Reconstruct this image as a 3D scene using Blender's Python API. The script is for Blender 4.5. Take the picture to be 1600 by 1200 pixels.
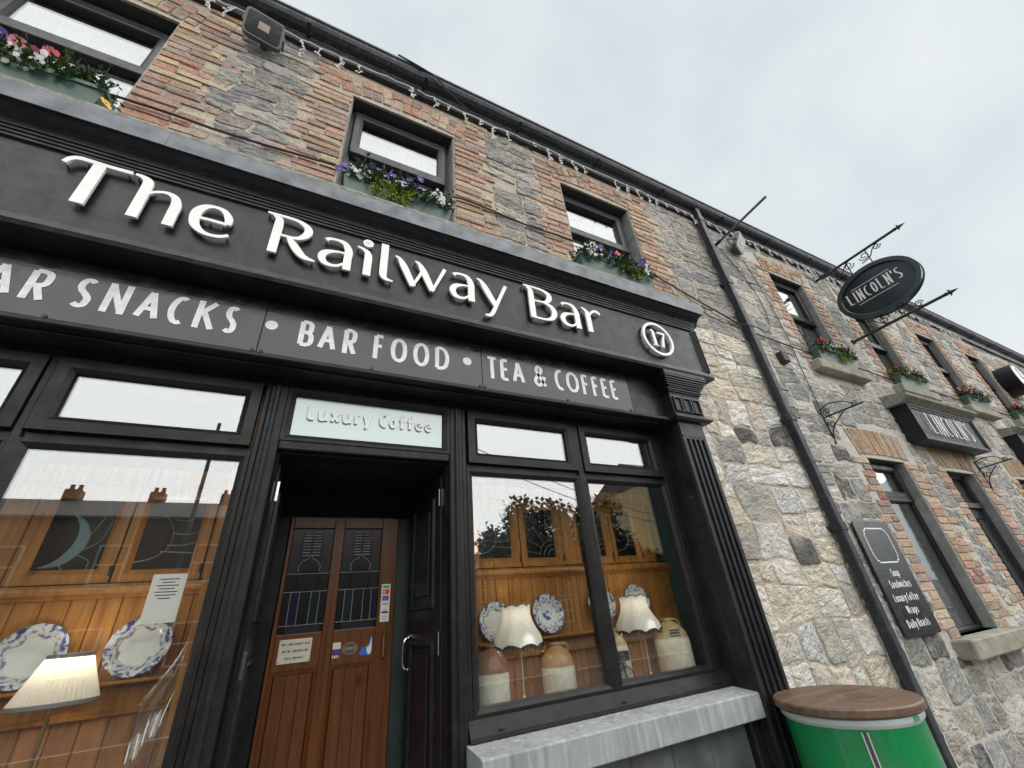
import bpy, math, random
from mathutils import Matrix, Vector, noise as mn
R = math.radians
for o in list(bpy.data.objects): bpy.data.objects.remove(o)
S = bpy.context.scene
C = S.collection

# ------------------------------------------------------------------ camera
CAM = Vector((0, -2.4, 1.6))
RI = Vector((0.89677821, -0.43487781, -0.08167087))
UP = Vector((-0.15130331, -0.47482791, 0.86697507))
FW = Vector((0.41580783, 0.76512727, 0.49161378))
cd = bpy.data.cameras.new('camera'); cam = bpy.data.objects.new('camera', cd); C.objects.link(cam)
cam.matrix_world = Matrix(((RI.x, UP.x, -FW.x, CAM.x), (RI.y, UP.y, -FW.y, CAM.y), (RI.z, UP.z, -FW.z, CAM.z), (0, 0, 0, 1)))
cd.sensor_width = 36; cd.lens = 641.1 / 1600 * 36; cd.clip_end = 2000; cd.clip_start = 0.05
S.camera = cam
S.render.engine = 'CYCLES'
S.render.resolution_x = 1024; S.render.resolution_y = 768

# ------------------------------------------------------------------ world, sun, exposure
SUN_EL, SUN_AZ = 44, 20          # degrees; azimuth to the right of straight out from the facade
wd = bpy.data.worlds.new('World'); S.world = wd; wd.use_nodes = True
nt = wd.node_tree; nt.nodes.clear()
def wn(t, **k):
    n = nt.nodes.new(t)
    for a, b in k.items(): setattr(n, a, b)
    return n
sky = wn('ShaderNodeTexSky', sky_type='NISHITA'); sky.sun_disc = False
sky.sun_elevation = R(SUN_EL); sky.sun_rotation = R(180 - SUN_AZ); sky.air_density = 1.0; sky.dust_density = 4.0
bg1 = wn('ShaderNodeBackground'); bg1.inputs['Strength'].default_value = 0.07
nt.links.new(sky.outputs[0], bg1.inputs['Color'])
tc = wn('ShaderNodeTexCoord'); mp = wn('ShaderNodeMapping'); mp.inputs['Scale'].default_value = (1, 1, 1.2)
nz = wn('ShaderNodeTexNoise'); nz.inputs['Scale'].default_value = 3.4; nz.inputs['Detail'].default_value = 6; nz.inputs['Roughness'].default_value = .5; nz.inputs['Distortion'].default_value = .1
cr = wn('ShaderNodeValToRGB')
cr.color_ramp.elements[0].position = .30; cr.color_ramp.elements[0].color = (.675, .755, .785, 1)
cr.color_ramp.elements[1].position = .70; cr.color_ramp.elements[1].color = (.855, .90, .915, 1)
bg2 = wn('ShaderNodeBackground'); bg2.inputs['Strength'].default_value = 0.352
mx = wn('ShaderNodeMixShader'); mx.inputs[0].default_value = .94
wo = wn('ShaderNodeOutputWorld')
nt.links.new(tc.outputs['Generated'], mp.inputs[0]); nt.links.new(mp.outputs[0], nz.inputs['Vector'])
nt.links.new(nz.outputs['Fac'], cr.inputs[0]); nt.links.new(cr.outputs[0], bg2.inputs['Color'])
nt.links.new(bg1.outputs[0], mx.inputs[1]); nt.links.new(bg2.outputs[0], mx.inputs[2]); nt.links.new(mx.outputs[0], wo.inputs['Surface'])
sl = bpy.data.lights.new('sun', 'SUN'); sl.energy = 1.5; sl.angle = R(110); sl.color = (1., .992, .975)
so = bpy.data.objects.new('sun', sl); C.objects.link(so)
sd = Vector((math.sin(R(SUN_AZ)) * math.cos(R(SUN_EL)), -math.cos(R(SUN_AZ)) * math.cos(R(SUN_EL)), math.sin(R(SUN_EL))))
so.rotation_euler = sd.to_track_quat('Z', 'Y').to_euler(); so.location = sd * 30
S.view_settings.view_transform = 'Standard'; S.view_settings.look = 'None'
S.view_settings.exposure = 1.5; S.view_settings.gamma = 1; S.view_settings.use_curve_mapping = False

# ------------------------------------------------------------------ material helpers
MATS = {}
class NB:
    def __init__(s, name):
        s.m = bpy.data.materials.new(name); s.m.use_nodes = True; s.t = s.m.node_tree; s.t.nodes.clear()
        s.out = s.t.nodes.new('ShaderNodeOutputMaterial'); MATS[name] = s.m
    def n(s, t, ins=None, **k):
        n = s.t.nodes.new(t)
        for a, b in k.items(): setattr(n, a, b)
        if ins:
            for a, b in ins.items():
                if isinstance(b, bpy.types.NodeSocket): s.t.links.new(b, n.inputs[a])
                else: n.inputs[a].default_value = b
        return n
    def noise(s, scale, detail=4, rough=.55, vec=None, dist=0.):
        i = {'Scale': scale, 'Detail': detail, 'Roughness': rough, 'Distortion': dist}
        i['Vector'] = vec if vec else s.pos()
        return s.n('ShaderNodeTexNoise', i).outputs['Fac']
    def pos(s):
        if not hasattr(s, '_p'): s._p = s.n('ShaderNodeNewGeometry').outputs['Position']
        return s._p
    def mapv(s, scale=(1, 1, 1), rot=(0, 0, 0), vec=None):
        return s.n('ShaderNodeMapping', {'Vector': vec if vec else s.pos(), 'Scale': scale, 'Rotation': rot}).outputs[0]
    def ramp(s, fac, stops):
        n = s.n('ShaderNodeValToRGB', {'Fac': fac}); e = n.color_ramp.elements
        while len(e) < len(stops): e.new(.5)
        for k, (p, c) in enumerate(stops):
            e[k].position = p; e[k].color = tuple(c) + (1,) if not isinstance(c, (int, float)) else (c, c, c, 1)
        return n.outputs[0]
    def mix(s, fac, a, b, blend='MIX'):
        n = s.t.nodes.new('ShaderNodeMix'); n.data_type = 'RGBA'; n.blend_type = blend
        for i, v in ((0, fac), (6, a), (7, b)):
            if isinstance(v, bpy.types.NodeSocket): s.t.links.new(v, n.inputs[i])
            else: n.inputs[i].default_value = v if i == 0 else (tuple(v) + (1,) if len(v) == 3 else v)
        return n.outputs[2]
    def math(s, op, a, b=0.):
        return s.n('ShaderNodeMath', {0: a, 1: b}, operation=op).outputs[0]
    def bump(s, h, strength=.5, dist=.01, nrm=None):
        i = {'Height': h, 'Strength': strength, 'Distance': dist}
        if nrm: i['Normal'] = nrm
        return s.n('ShaderNodeBump', i).outputs[0]
    def bsdf(s, color, rough=.5, nrm=None, metal=0., spec=.5, **k):
        i = {'Base Color': color if isinstance(color, bpy.types.NodeSocket) else tuple(color) + (1,), 'Roughness': rough, 'Metallic': metal, 'Specular IOR Level': spec}
        if nrm: i['Normal'] = nrm
        for a, b in k.items(): i[a.replace('_', ' ')] = b
        b = s.n('ShaderNodeBsdfPrincipled', i)
        s.t.links.new(b.outputs[0], s.out.inputs['Surface'])
        return b
def simple(name, col, rough=.5, var=.25, vs=6., bs=40., bstr=.15, bd=.003, metal=0., spec=.5, attr=False, **k):
    b = NB(name)
    c = tuple(col)
    if attr: c = b.n('ShaderNodeVertexColor', layer_name='Col').outputs['Color']
    f = b.ramp(b.noise(vs, 6, .6), [(.3, 1 - var), (.7, 1 + var * .6)])
    cc = b.mix(1., c, f, 'MULTIPLY')
    rr = b.n('ShaderNodeMapRange', {'Value': b.noise(vs * 2, 4), 'To Min': max(rough - .12, .02), 'To Max': min(rough + .12, 1)}).outputs[0]
    b.bsdf(cc, rr, b.bump(b.noise(bs, 5), bstr, bd), metal, spec, **k)
    return b.m
def glass(name, tint, refl, rough=.0, wob=.0):
    b = NB(name)
    ge = b.n('ShaderNodeNewGeometry')
    cs = b.math('ABSOLUTE', b.n('ShaderNodeVectorMath', {0: ge.outputs['Normal'], 1: ge.outputs['Incoming']}, operation='DOT_PRODUCT').outputs['Value'])
    fr = b.math('ADD', b.math('MULTIPLY', b.math('POWER', b.math('SUBTRACT', 1., cs), 5.), .96), .04)      # Schlick, same on both faces
    f = b.math('ADD', b.math('MULTIPLY', fr, 1 - refl), refl)
    ii = {'Color': (1, 1, 1, 1), 'Roughness': rough}
    if wob: ii['Normal'] = b.bump(b.noise(1.6, 1, .4), wob, .05)
    g = b.n('ShaderNodeBsdfGlossy', ii).outputs[0]
    t = b.n('ShaderNodeBsdfTransparent', {'Color': tuple(tint) + (1,)}).outputs[0]
    m = b.n('ShaderNodeMixShader', {0: f, 1: t, 2: g}).outputs[0]
    b.t.links.new(m, b.out.inputs['Surface']); return b.m
def paint(name, col, rough, chips=0., grime=.0, run=0., spec=.5):
    """painted timber: brush grain, dull patches, dust film, rare chips to undercoat"""
    b = NB(name)
    g = b.noise(3, 6, .6); v = b.mapv((1.2, 1.2, 30)); h = b.noise(6, 3, .5, b.mapv((1, 1, 14)))
    c = b.mix(b.ramp(g, [(.35, 0), (.75, 1)]), col, tuple(x * 1.35 + .002 for x in col))
    if grime: c = b.mix(b.math('MULTIPLY', b.ramp(b.noise(14, 8, .7), [(.5, 0), (.72, 1)]), grime), c, (.17, .165, .155))
    if run: c = b.mix(b.math('MULTIPLY', b.ramp(b.noise(1, 5, .6, b.mapv((26, 26, 1.3))), [(.55, 0), (.7, 1)]), run), c, (.2, .2, .2))
    if chips: c = b.mix(b.ramp(b.noise(38, 4, .7), [(.735 - chips, 0), (.75 - chips, 1)]), c, (.30, .28, .26))
    rr = b.n('ShaderNodeMapRange', {'Value': b.noise(9, 6, .65), 'From Min': .3, 'From Max': .7, 'To Min': rough - .1, 'To Max': rough + .16}).outputs[0]
    hh = b.math('ADD', b.noise(60, 4), b.math('MULTIPLY', h, 1.4))
    b.bsdf(c, rr, b.bump(hh, .22, .002), spec=spec); return b.m

paint('black_paint', (.0095, .010, .012), .33, .025, .09, .05, .31)
paint('black_satin', (.0085, .009, .0105), .40, .01, .07, .04, .26)
paint('frame_foil', (.010, .009, .0085), .36, .0, .05, .0, .26)
paint('grey_upvc', (.036, .035, .036), .42, .0, .2, .15, .35)
paint('fascia_board', (.018, .021, .025), .45, .0, .25, .25, .3)
paint('sign_black', (.010, .0105, .012), .17, .0, .02, .0, .55)
simple('white_letter', (.80, .80, .76), .32, .06, 8, 30, .05, .001)
simple('vinyl_white', (.74, .75, .75), .35, .22, 30, 60, .05, .001)
simple('letter_edge', (.20, .20, .19), .4, .2)
simple('lead', (.115, .125, .14), .42, .6, 9, 30, .4, .004, metal=.3)
simple('iron', (.020, .020, .021), .5, .4, 30, 90, .3, .002)
simple('screw', (.03, .03, .03), .4, .2, metal=.6)
simple('chrome', (.75, .75, .75), .18, .1, metal=1.)
simple('brass', (.5, .36, .16), .3, .2, metal=1.)
simple('planter', (.075, .135, .105), .42, .22, 9, 40, .1)
simple('soil', (.03, .022, .015), .95, .3, 20, 30, .8, .02)
simple('cable', (.015, .015, .016), .5, .2)
simple('fairy_wire', (.80, .79, .76), .5, .15)
simple('white_upvc', (.7, .7, .68), .4, .1)
simple('asphalt', (.05, .05, .052), .9, .35, 3, 160, .6, .006)
simple('paving', (.27, .265, .25), .85, .25, 2, 90, .4, .004)
simple('kerb_stone', (.3, .3, .29), .85, .25, 4, 60, .5)
simple('road_line', (.7, .7, .66), .7, .3, 10)
simple('tile_slate', (.115, .12, .128), .5, .45, 6, 40, .4)
simple('slate', (.075, .08, .09), .6, .3, 5, 40, .4)
simple('green_wall', (.012, .075, .052), .55, .2, 5)
simple('porch_green', (.020, .032, .026), .5, .2)
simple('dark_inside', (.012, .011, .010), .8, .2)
simple('cream_plastic', (.62, .58, .46), .5, .1)
simple('paper', (.72, .70, .66), .8, .06)
simple('ink', (.05, .05, .055), .7, .05)
simple('pink_ink', (.6, .10, .06), .6, .05)
simple('card_red', (.55, .05, .04), .5, .05); simple('card_blue', (.04, .12, .45), .5, .05); simple('card_green', (.05, .32, .2), .5, .05)
simple('gold_ink', (.36, .28, .14), .5, .1)
simple('petal_purple', (.075, .025, .26), .6, .35, 60); simple('petal_red', (.48, .02, .05), .6, .3, 60)
simple('petal_yellow', (.75, .45, .02), .6, .2, 60); simple('petal_white', (.72, .72, .70), .6, .1, 60); simple('petal_pink', (.6, .16, .26), .6, .3, 60)
simple('leaf_dark', (.05, .10, .035), .5, .5, 40); simple('leaf_mid', (.10, .17, .05), .5, .5, 40); simple('leaf_lime', (.30, .36, .05), .5, .3, 40)
simple('twig', (.09, .065, .04), .8, .3)
simple('dial', (.72, .72, .66), .4, .05)
simple('flood_glass', (.025, .025, .026), .12, .1); simple('flood_led', (.42, .36, .28), .3, .1); simple('alu', (.15, .155, .155), .45, .3, metal=.6)
simple('lace', (.20, .205, .21), .9, .1)
simple('tape_red', (.75, .10, .08), .6, .1)
b_ = NB('ice_glass')
_d = b_.n('ShaderNodeBsdfDiffuse', {'Color': (.33, .40, .385, 1)}).outputs[0]; _g = b_.n('ShaderNodeBsdfGlossy', {'Color': (.93, .985, .965, 1), 'Roughness': .10}).outputs[0]
b_.t.links.new(b_.n('ShaderNodeMixShader', {0: .165, 1: _d, 2: _g}).outputs[0], b_.out.inputs['Surface'])
simple('ice_letter', (.86, .90, .89), .25, .03)
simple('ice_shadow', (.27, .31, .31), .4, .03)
simple('render_grey', (.235, .235, .225), .85, .35, 9, 70, .5, .004)
simple('oak_lintel', (.045, .045, .046), .7, .3, 12, 60, .4)
simple('far_wall_brown', (.17, .12, .09), .9, .2, .6); simple('far_wall_yellow', (.62, .50, .29), .9, .15, .4); simple('far_cream', (.5, .47, .4), .8, .1)
simple('far_roof', (.12, .10, .085), .8, .25, 1.)
simple('bark', (.07, .055, .04), .9, .3); simple('far_leaf', (.06, .085, .035), .7, .5, 2.)
glass('shop_glass', (.97, .985, .98), .12, .0, .0)
glass('vent_glass', (.90, .93, .93), .14, .0, .0)
glass('upper_glass', (.85, .88, .88), .13, .0, .02)
glass('old_glass', (.8, .84, .84), .22, .0, .10)
glass('clear_plastic', (.86, .92, .92), .30, .06, .6)

def stone_mat():
    b = NB('stone')
    vc = b.n('ShaderNodeVertexColor', layer_name='Col'); col, al = vc.outputs['Color'], vc.outputs['Alpha']
    n1 = b.noise(7, 8, .65); n2 = b.noise(30, 6, .65); n3 = b.noise(1.3, 3)
    c = b.mix(1., col, b.ramp(n1, [(.28, (.70, .69, .68)), (.5, (1.05, 1.05, 1.05)), (.75, (1.32, 1.28, 1.2))]), 'MULTIPLY')
    c = b.mix(1., c, b.ramp(n2, [(.3, (.74, .74, .76)), (.58, (1.12, 1.11, 1.09))]), 'MULTIPLY')
    c = b.mix(b.ramp(b.noise(4.2, 7, .7), [(.50, 0), (.66, .7)]), c, (.52, .485, .42))           # mortar smear and lichen
    sp = b.ramp(b.noise(48, 5, .75), [(.36, (.20, .19, .19)), (.50, (.66, .65, .62)), (.60, (.82, .81, .79))])
    c = b.mix(al, c, sp)
    rnd_ = b.n('ShaderNodeObjectInfo').outputs['Random']
    rv = b.n('ShaderNodeCombineXYZ', {'Y': b.math('MULTIPLY', b.math('SUBTRACT', rnd_, .5), 1.5)}).outputs[0]
    lv = b.n('ShaderNodeCombineXYZ', {'X': b.math('MULTIPLY', rnd_, 37.), 'Z': b.math('MULTIPLY', rnd_, 91.)}).outputs[0]
    mpv = b.n('ShaderNodeMapping', {'Vector': b.pos(), 'Rotation': rv, 'Location': lv}).outputs[0]
    w = b.math('MULTIPLY', b.noise(2.2, 6, .62, b.mapv((2.2, 1, 6.5), vec=mpv), 1.6), b.math('ADD', b.math('MULTIPLY', rnd_, .9), .45))                            # bedding layers
    vo = b.n('ShaderNodeTexVoronoi', {'Vector': b.mapv((6, 6, 15)), 'Scale': 1.0, 'Randomness': 1.}, feature='DISTANCE_TO_EDGE').outputs['Distance']
    crack = b.ramp(vo, [(.0, 0), (.05, 1)])
    h = b.math('ADD', b.math('MULTIPLY', w, 1.0), b.math('ADD', b.math('MULTIPLY', n2, .45), b.math('MULTIPLY', crack, .03)))
    h = b.math('ADD', h, b.math('MULTIPLY', b.noise(110, 4, .7), .12))
    b.bsdf(c, .88, b.bump(h, 1., .05), spec=.25)
stone_mat()
def brick_mat():
    b = NB('brick')
    col = b.n('ShaderNodeVertexColor', layer_name='Col').outputs['Color']
    n1 = b.noise(22, 7, .65); n2 = b.noise(70, 5, .7)
    c = b.mix(1., col, b.ramp(n1, [(.25, (.48, .46, .46)), (.5, (1, 1, 1)), (.75, (1.35, 1.25, 1.1))]), 'MULTIPLY')
    c = b.mix(b.ramp(n2, [(.46, 0), (.68, .8)]), c, (.53, .47, .395))
    c = b.mix(b.ramp(b.noise(6, 6, .7), [(.48, 0), (.68, .55)]), c, (.52, .46, .385))
    b.bsdf(c, .9, b.bump(b.math('ADD', n1, b.math('MULTIPLY', n2, .6)), 1., .026), spec=.25)
brick_mat()
def mortar_mat(name, col, col2):
    b = NB(name)
    n1 = b.noise(5, 8, .65); n2 = b.noise(45, 7, .7)
    c = b.mix(b.ramp(n1, [(.35, 0), (.65, 1)]), col, col2)
    c = b.mix(1., c, b.ramp(n2, [(.3, .62), (.65, 1.12)]), 'MULTIPLY')
    b.bsdf(c, .95, b.bump(b.math('ADD', b.noise(13, 6, .6), b.math('MULTIPLY', n2, .4)), .9, .03), spec=.15)
mortar_mat('mortar_buff', (.57, .50, .395), (.45, .40, .325))
mortar_mat('mortar_grey', (.64, .61, .55), (.48, .455, .41))
def wood_mat(name, c1, c2, rough, scale=(60, 60, 3.2)):
    b = NB(name)
    rnd = b.n('ShaderNodeObjectInfo').outputs['Random']
    off = b.n('ShaderNodeVectorMath', {0: b.pos(), 1: b.n('ShaderNodeCombineXYZ', {'X': b.math('MULTIPLY', rnd, 9.), 'Z': b.math('MULTIPLY', rnd, 31.)}).outputs[0]}, operation='ADD').outputs[0]
    g = b.noise(1, 6, .6, b.mapv(scale, vec=off), 1.0)
    g2 = b.noise(1, 4, .6, b.mapv(tuple(s * .25 for s in scale), vec=off), 2.)
    c = b.mix(b.ramp(g, [(.3, 0), (.7, 1)]), c1, c2)
    c = b.mix(1., c, b.ramp(g2, [(.3, (.6, .56, .5)), (.6, (1.12, 1.12, 1.1))]), 'MULTIPLY')
    kn = b.n('ShaderNodeTexVoronoi', {'Vector': b.mapv((4.5, 4.5, 2.0), vec=off), 'Scale': 1.}).outputs['Distance']
    c = b.mix(b.ramp(kn, [(.05, .85), (.11, 0)]), c, tuple(x * .22 for x in c2))
    c = b.mix(b.math('MULTIPLY', rnd, .35), c, tuple(x * .55 for x in c1))
    b.bsdf(c, rough, b.bump(g, .15, .002), spec=.5)
wood_mat('pine', (.50, .23, .055), (.33, .125, .028), .28)
wood_mat('pine_door', (.155, .052, .013), (.095, .030, .008), .3)
wood_mat('table_wood', (.165, .10, .064), (.10, .060, .040), .5, (3, 30, 30))
def plate_mat(name, inner, petals):
    b = NB(name)
    oc = b.n('ShaderNodeTexCoord').outputs['Object']
    sx = b.n('ShaderNodeSeparateXYZ', {0: oc})
    x, z = sx.outputs['X'], sx.outputs['Z']
    r = b.math('SQRT', b.math('ADD', b.math('MULTIPLY', x, x), b.math('MULTIPLY', z, z)))
    a = b.math('ARCTAN2', z, x)
    wv = b.math('MULTIPLY', b.math('SINE', b.math('MULTIPLY', a, petals)), .011)
    rr = b.math('ADD', r, wv)
    nz_ = b.noise(55, 3, .6, oc)
    rim = b.ramp(b.math('MULTIPLY', rr, 8.), [(.60, 0), (.615, .75), (.70, .75), (.72, .25), (.80, .25), (.83, 1.), (.985, 1.)])
    f = b.math('MULTIPLY', rim, b.ramp(nz_, [(.44, 1), (.56, .1)]))
    if inner:
        ci = b.math('MULTIPLY', b.ramp(b.math('MULTIPLY', r, 8.), [(.28, 1), (.33, 0)]), b.ramp(b.noise(42, 2, .5, oc), [(.5, 0), (.54, .9)]))
        f = b.math('MAXIMUM', f, ci)
    c = b.mix(f, (.70, .71, .67), (.035, .05, .22))
    b.bsdf(c, .12)
plate_mat('plate_floral', False, 6); plate_mat('plate_border', True, 12)
def jar_mat(name, top, zc, zr):
    b = NB(name)
    oc = b.n('ShaderNodeTexCoord').outputs['Object']; z = b.n('ShaderNodeSeparateXYZ', {0: oc}).outputs['Z']
    f = b.ramp(b.math('ADD', b.math('MULTIPLY', z, 2.), b.math('MULTIPLY', b.noise(9, 3), .02)), [(zc * 2 - .004, 0), (zc * 2 + .012, 1)])
    c = b.mix(f, (.74, .69, .55), top)
    c = b.mix(1., c, b.ramp(b.noise(30, 5), [(.3, .85), (.6, 1.05)]), 'MULTIPLY')
    b.bsdf(c, .2)
jar_mat('jar_brown', (.24, .10, .045), .20, 0); jar_mat('jar_tan', (.42, .24, .09), .185, 0); jar_mat('jar_cream', (.52, .40, .20), .245, 0)
def shade_mat(name, trans):
    b = NB(name)
    d = b.n('ShaderNodeBsdfDiffuse', {'Color': (.80, .78, .71, 1)}).outputs[0]
    t = b.n('ShaderNodeBsdfTranslucent', {'Color': (.80, .74, .62, 1)}).outputs[0]
    b.t.links.new(b.n('ShaderNodeMixShader', {0: trans, 1: d, 2: t}).outputs[0], b.out.inputs['Surface'])
shade_mat('pleated_shade', .45); shade_mat('cloth_shade', .22)
def moss_mat():
    b = NB('mossy_stone')
    c = b.mix(b.ramp(b.noise(9, 7, .7), [(.42, 0), (.62, 1)]), (.22, .215, .20), (.10, .105, .035))
    c = b.mix(b.ramp(b.noise(40, 5, .7), [(.4, 0), (.7, .6)]), c, (.36, .36, .34))
    b.bsdf(c, .95, b.bump(b.noise(50, 6, .7), .8, .012), spec=.2)
moss_mat()
def sill_mat():
    b = NB('sill_stone')
    c = b.mix(b.ramp(b.noise(5, 7, .6), [(.3, 0), (.7, 1)]), (.33, .34, .35), (.23, .235, .24))
    st = b.ramp(b.noise(1, 6, .6, b.mapv((30, 30, 2.2))), [(.5, 0), (.72, .6)])
    c = b.mix(st, c, (.50, .51, .51))
    c = b.mix(b.ramp(b.noise(1, 5, .6, b.mapv((17, 17, 1.2))), [(.55, 0), (.7, .45)]), c, (.10, .10, .10))
    c = b.mix(b.ramp(b.noise(60, 5, .8), [(.62, 0), (.7, .8)]), c, (.09, .09, .09))
    b.bsdf(c, .75, b.bump(b.noise(35, 6, .7), .4, .006), spec=.3)
sill_mat()
simple('sandstone_sill', (.30, .28, .22), .9, .4, 6, 50, .6, .008)
def enamel(name, col):
    b = NB(name)
    c = b.mix(b.ramp(b.noise(3, 4), [(.35, 0), (.7, 1)]), col, tuple(x * .72 for x in col))
    b.bsdf(c, .22, b.bump(b.noise(5, 2), .1, .01)); return b.m
b_ = NB('drum_green')
_c = b_.mix(b_.ramp(b_.noise(3, 4), [(.35, 0), (.7, 1)]), (.006, .22, .062), (.005, .16, .045))
_c = b_.mix(b_.ramp(b_.noise(9, 8, .75), [(.60, 0), (.72, .35)]), _c, (.10, .13, .09))
_c = b_.mix(b_.ramp(b_.noise(46, 6, .75), [(.66, 0), (.70, .8)]), _c, (.02, .05, .03))
_c = b_.mix(b_.math('MULTIPLY', b_.ramp(b_.noise(1, 5, .6, b_.mapv((22, 22, 1.1))), [(.56, 0), (.68, 1)]), .18), _c, (.20, .24, .20))
b_.bsdf(_c, b_.ramp(b_.noise(6, 6, .7), [(.3, .2), (.7, .45)]), b_.bump(b_.math('ADD', b_.noise(4, 3), b_.math('MULTIPLY', b_.noise(60, 4), .06)), .25, .02))
enamel('hoop_white', (.55, .58, .56))
enamel('gloss_dark', (.016, .024, .030))
enamel('oval_rim', (.028, .050, .052))
enamel('glass_dark', (.006, .007, .008)); enamel('glass_blue', (.006, .008, .036)); enamel('glass_green', (.004, .018, .013)); enamel('glass_teal', (.16, .27, .29)); enamel('glass_lilac', (.022, .020, .024))
simple('came', (.20, .20, .20), .45, .2, metal=.4)
simple('tassel', (.70, .66, .56), .9, .1)
simple('fringe', (.05, .04, .025), .8, .3)

# ------------------------------------------------------------------ mesh helpers
WL = {}                                            # world location of each parent object
def loc_of(p): return WL.get(p.name, Vector((0, 0, 0))) if p else Vector((0, 0, 0))
def obj(name, v, f, mat, parent=None, smooth=False, at=None, col=None, mats=None, fm=None):
    """one mesh object; v in world coordinates, stored about `at`"""
    base = Vector(at) if at is not None else (loc_of(parent) if parent else Vector((0, 0, 0)))
    me = bpy.data.meshes.new(name)
    me.from_pydata([(x - base.x, y - base.y, z - base.z) for x, y, z in v], [], f)
    for mm in (mats or [mat]): me.materials.append(MATS[mm])
    if fm: me.polygons.foreach_set('material_index', fm)
    if smooth: me.polygons.foreach_set('use_smooth', [True] * len(me.polygons))
    if col is not None:
        ca = me.color_attributes.new('Col', 'FLOAT_COLOR', 'POINT')
        if isinstance(col, tuple): ca.data.foreach_set('color', list(col) * len(v))
        else: ca.data.foreach_set('color', [x for c in col for x in c])
    me.update()
    o = bpy.data.objects.new(name, me); C.objects.link(o)
    if parent: o.parent = parent
    o.location = base - loc_of(parent)
    WL[o.name] = base
    return o
def empty(name, loc, label=None, cat=None, group=None):
    o = bpy.data.objects.new(name, None); C.objects.link(o); o.location = loc; o.empty_display_size = .1; WL[o.name] = Vector(loc)
    return tag(o, label, cat, group)
def tag(o, label=None, cat=None, group=None, kind=None):
    if label: o['label'] = label
    if cat: o['category'] = cat
    if group: o['group'] = group
    if kind: o['kind'] = kind
    return o
class MB:
    def __init__(s): s.v = []; s.f = []; s.m = []
    def add(s, vf, mi=0):
        n = len(s.v); s.v += vf[0]; s.f += [tuple(i + n for i in q) for q in vf[1]]; s.m += [mi] * len(vf[1]); return s
    def build(s, name, mat, parent=None, **k): return obj(name, s.v, s.f, mat, parent, **k)
def box(x0, x1, y0, y1, z0, z1, b=.004):
    """box with chamfered edges"""
    b = min(b, (x1 - x0) * .45, (y1 - y0) * .45, (z1 - z0) * .45)
    if b <= 0:
        v = [(x, y, z) for x in (x0, x1) for y in (y0, y1) for z in (z0, z1)]
        return v, [(0, 1, 3, 2), (4, 6, 7, 5), (0, 4, 5, 1), (2, 3, 7, 6), (0, 2, 6, 4), (1, 5, 7, 3)]
    v = []; idx = {}
    for i, X in enumerate((x0, x1)):
        for j, Y in enumerate((y0, y1)):
            for k, Z in enumerate((z0, z1)):
                sx, sy, sz = (b if i == 0 else -b), (b if j == 0 else -b), (b if k == 0 else -b)
                idx[i, j, k, 0] = len(v); v.append((X, Y + sy, Z + sz))
                idx[i, j, k, 1] = len(v); v.append((X + sx, Y, Z + sz))
                idx[i, j, k, 2] = len(v); v.append((X + sx, Y + sy, Z))
    f = []
    for s in (0, 1):
        q = [idx[s, 0, 0, 0], idx[s, 0, 1, 0], idx[s, 1, 1, 0], idx[s, 1, 0, 0]]; f.append(tuple(q if s == 0 else q[::-1]))
        q = [idx[0, s, 0, 1], idx[1, s, 0, 1], idx[1, s, 1, 1], idx[0, s, 1, 1]]; f.append(tuple(q if s == 0 else q[::-1]))
        q = [idx[0, 0, s, 2], idx[0, 1, s, 2], idx[1, 1, s, 2], idx[1, 0, s, 2]]; f.append(tuple(q if s == 0 else q[::-1]))
    for a in (0, 1):
        for c in (0, 1):
            w = (a == c)
            q = [idx[a, c, 0, 0], idx[a, c, 0, 1], idx[a, c, 1, 1], idx[a, c, 1, 0]]; f.append(tuple(q[::-1] if w else q))
            q = [idx[a, 0, c, 0], idx[a, 0, c, 2], idx[a, 1, c, 2], idx[a, 1, c, 0]]; f.append(tuple(q if w else q[::-1]))
            q = [idx[0, a, c, 1], idx[0, a, c, 2], idx[1, a, c, 2], idx[1, a, c, 1]]; f.append(tuple(q[::-1] if w else q))
            for e in (0, 1):
                t = [idx[a, c, e, 0], idx[a, c, e, 1], idx[a, c, e, 2]]; f.append(tuple(t if (a + c + e) % 2 == 0 else t[::-1]))
    return v, f
def xprism(prof, x0, x1):
    """profile [(y,z)..] closed, run along x"""
    n = len(prof); v = [(x0, y, z) for y, z in prof] + [(x1, y, z) for y, z in prof]
    f = [(i, (i + 1) % n, (i + 1) % n + n, i + n) for i in range(n)] + [tuple(range(n))[::-1], tuple(range(n, 2 * n))]
    return v, f
def zprism(poly, y0, y1):
    """polygon [(x,z)..] extruded in y"""
    n = len(poly); v = [(x, y0, z) for x, z in poly] + [(x, y1, z) for x, z in poly]
    return v, [(i, (i + 1) % n, (i + 1) % n + n, i + n) for i in range(n)] + [tuple(range(n))[::-1], tuple(range(n, 2 * n))]
def sweep_rect(x0, x1, z0, z1, prof):
    """mitred frame: prof [(inset, y)..] closed loop swept round the rectangle"""
    v = []; n = len(prof)
    for cx, cz, sx, sz in ((x0, z0, 1, 1), (x1, z0, -1, 1), (x1, z1, -1, -1), (x0, z1, 1, -1)):
        v += [(cx + sx * i, y, cz + sz * i) for i, y in prof]
    f = []
    for k in range(4):
        a, c = k * n, ((k + 1) % 4) * n
        f += [(a + i, a + (i + 1) % n, c + (i + 1) % n, c + i) for i in range(n)]
    return v, f
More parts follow.
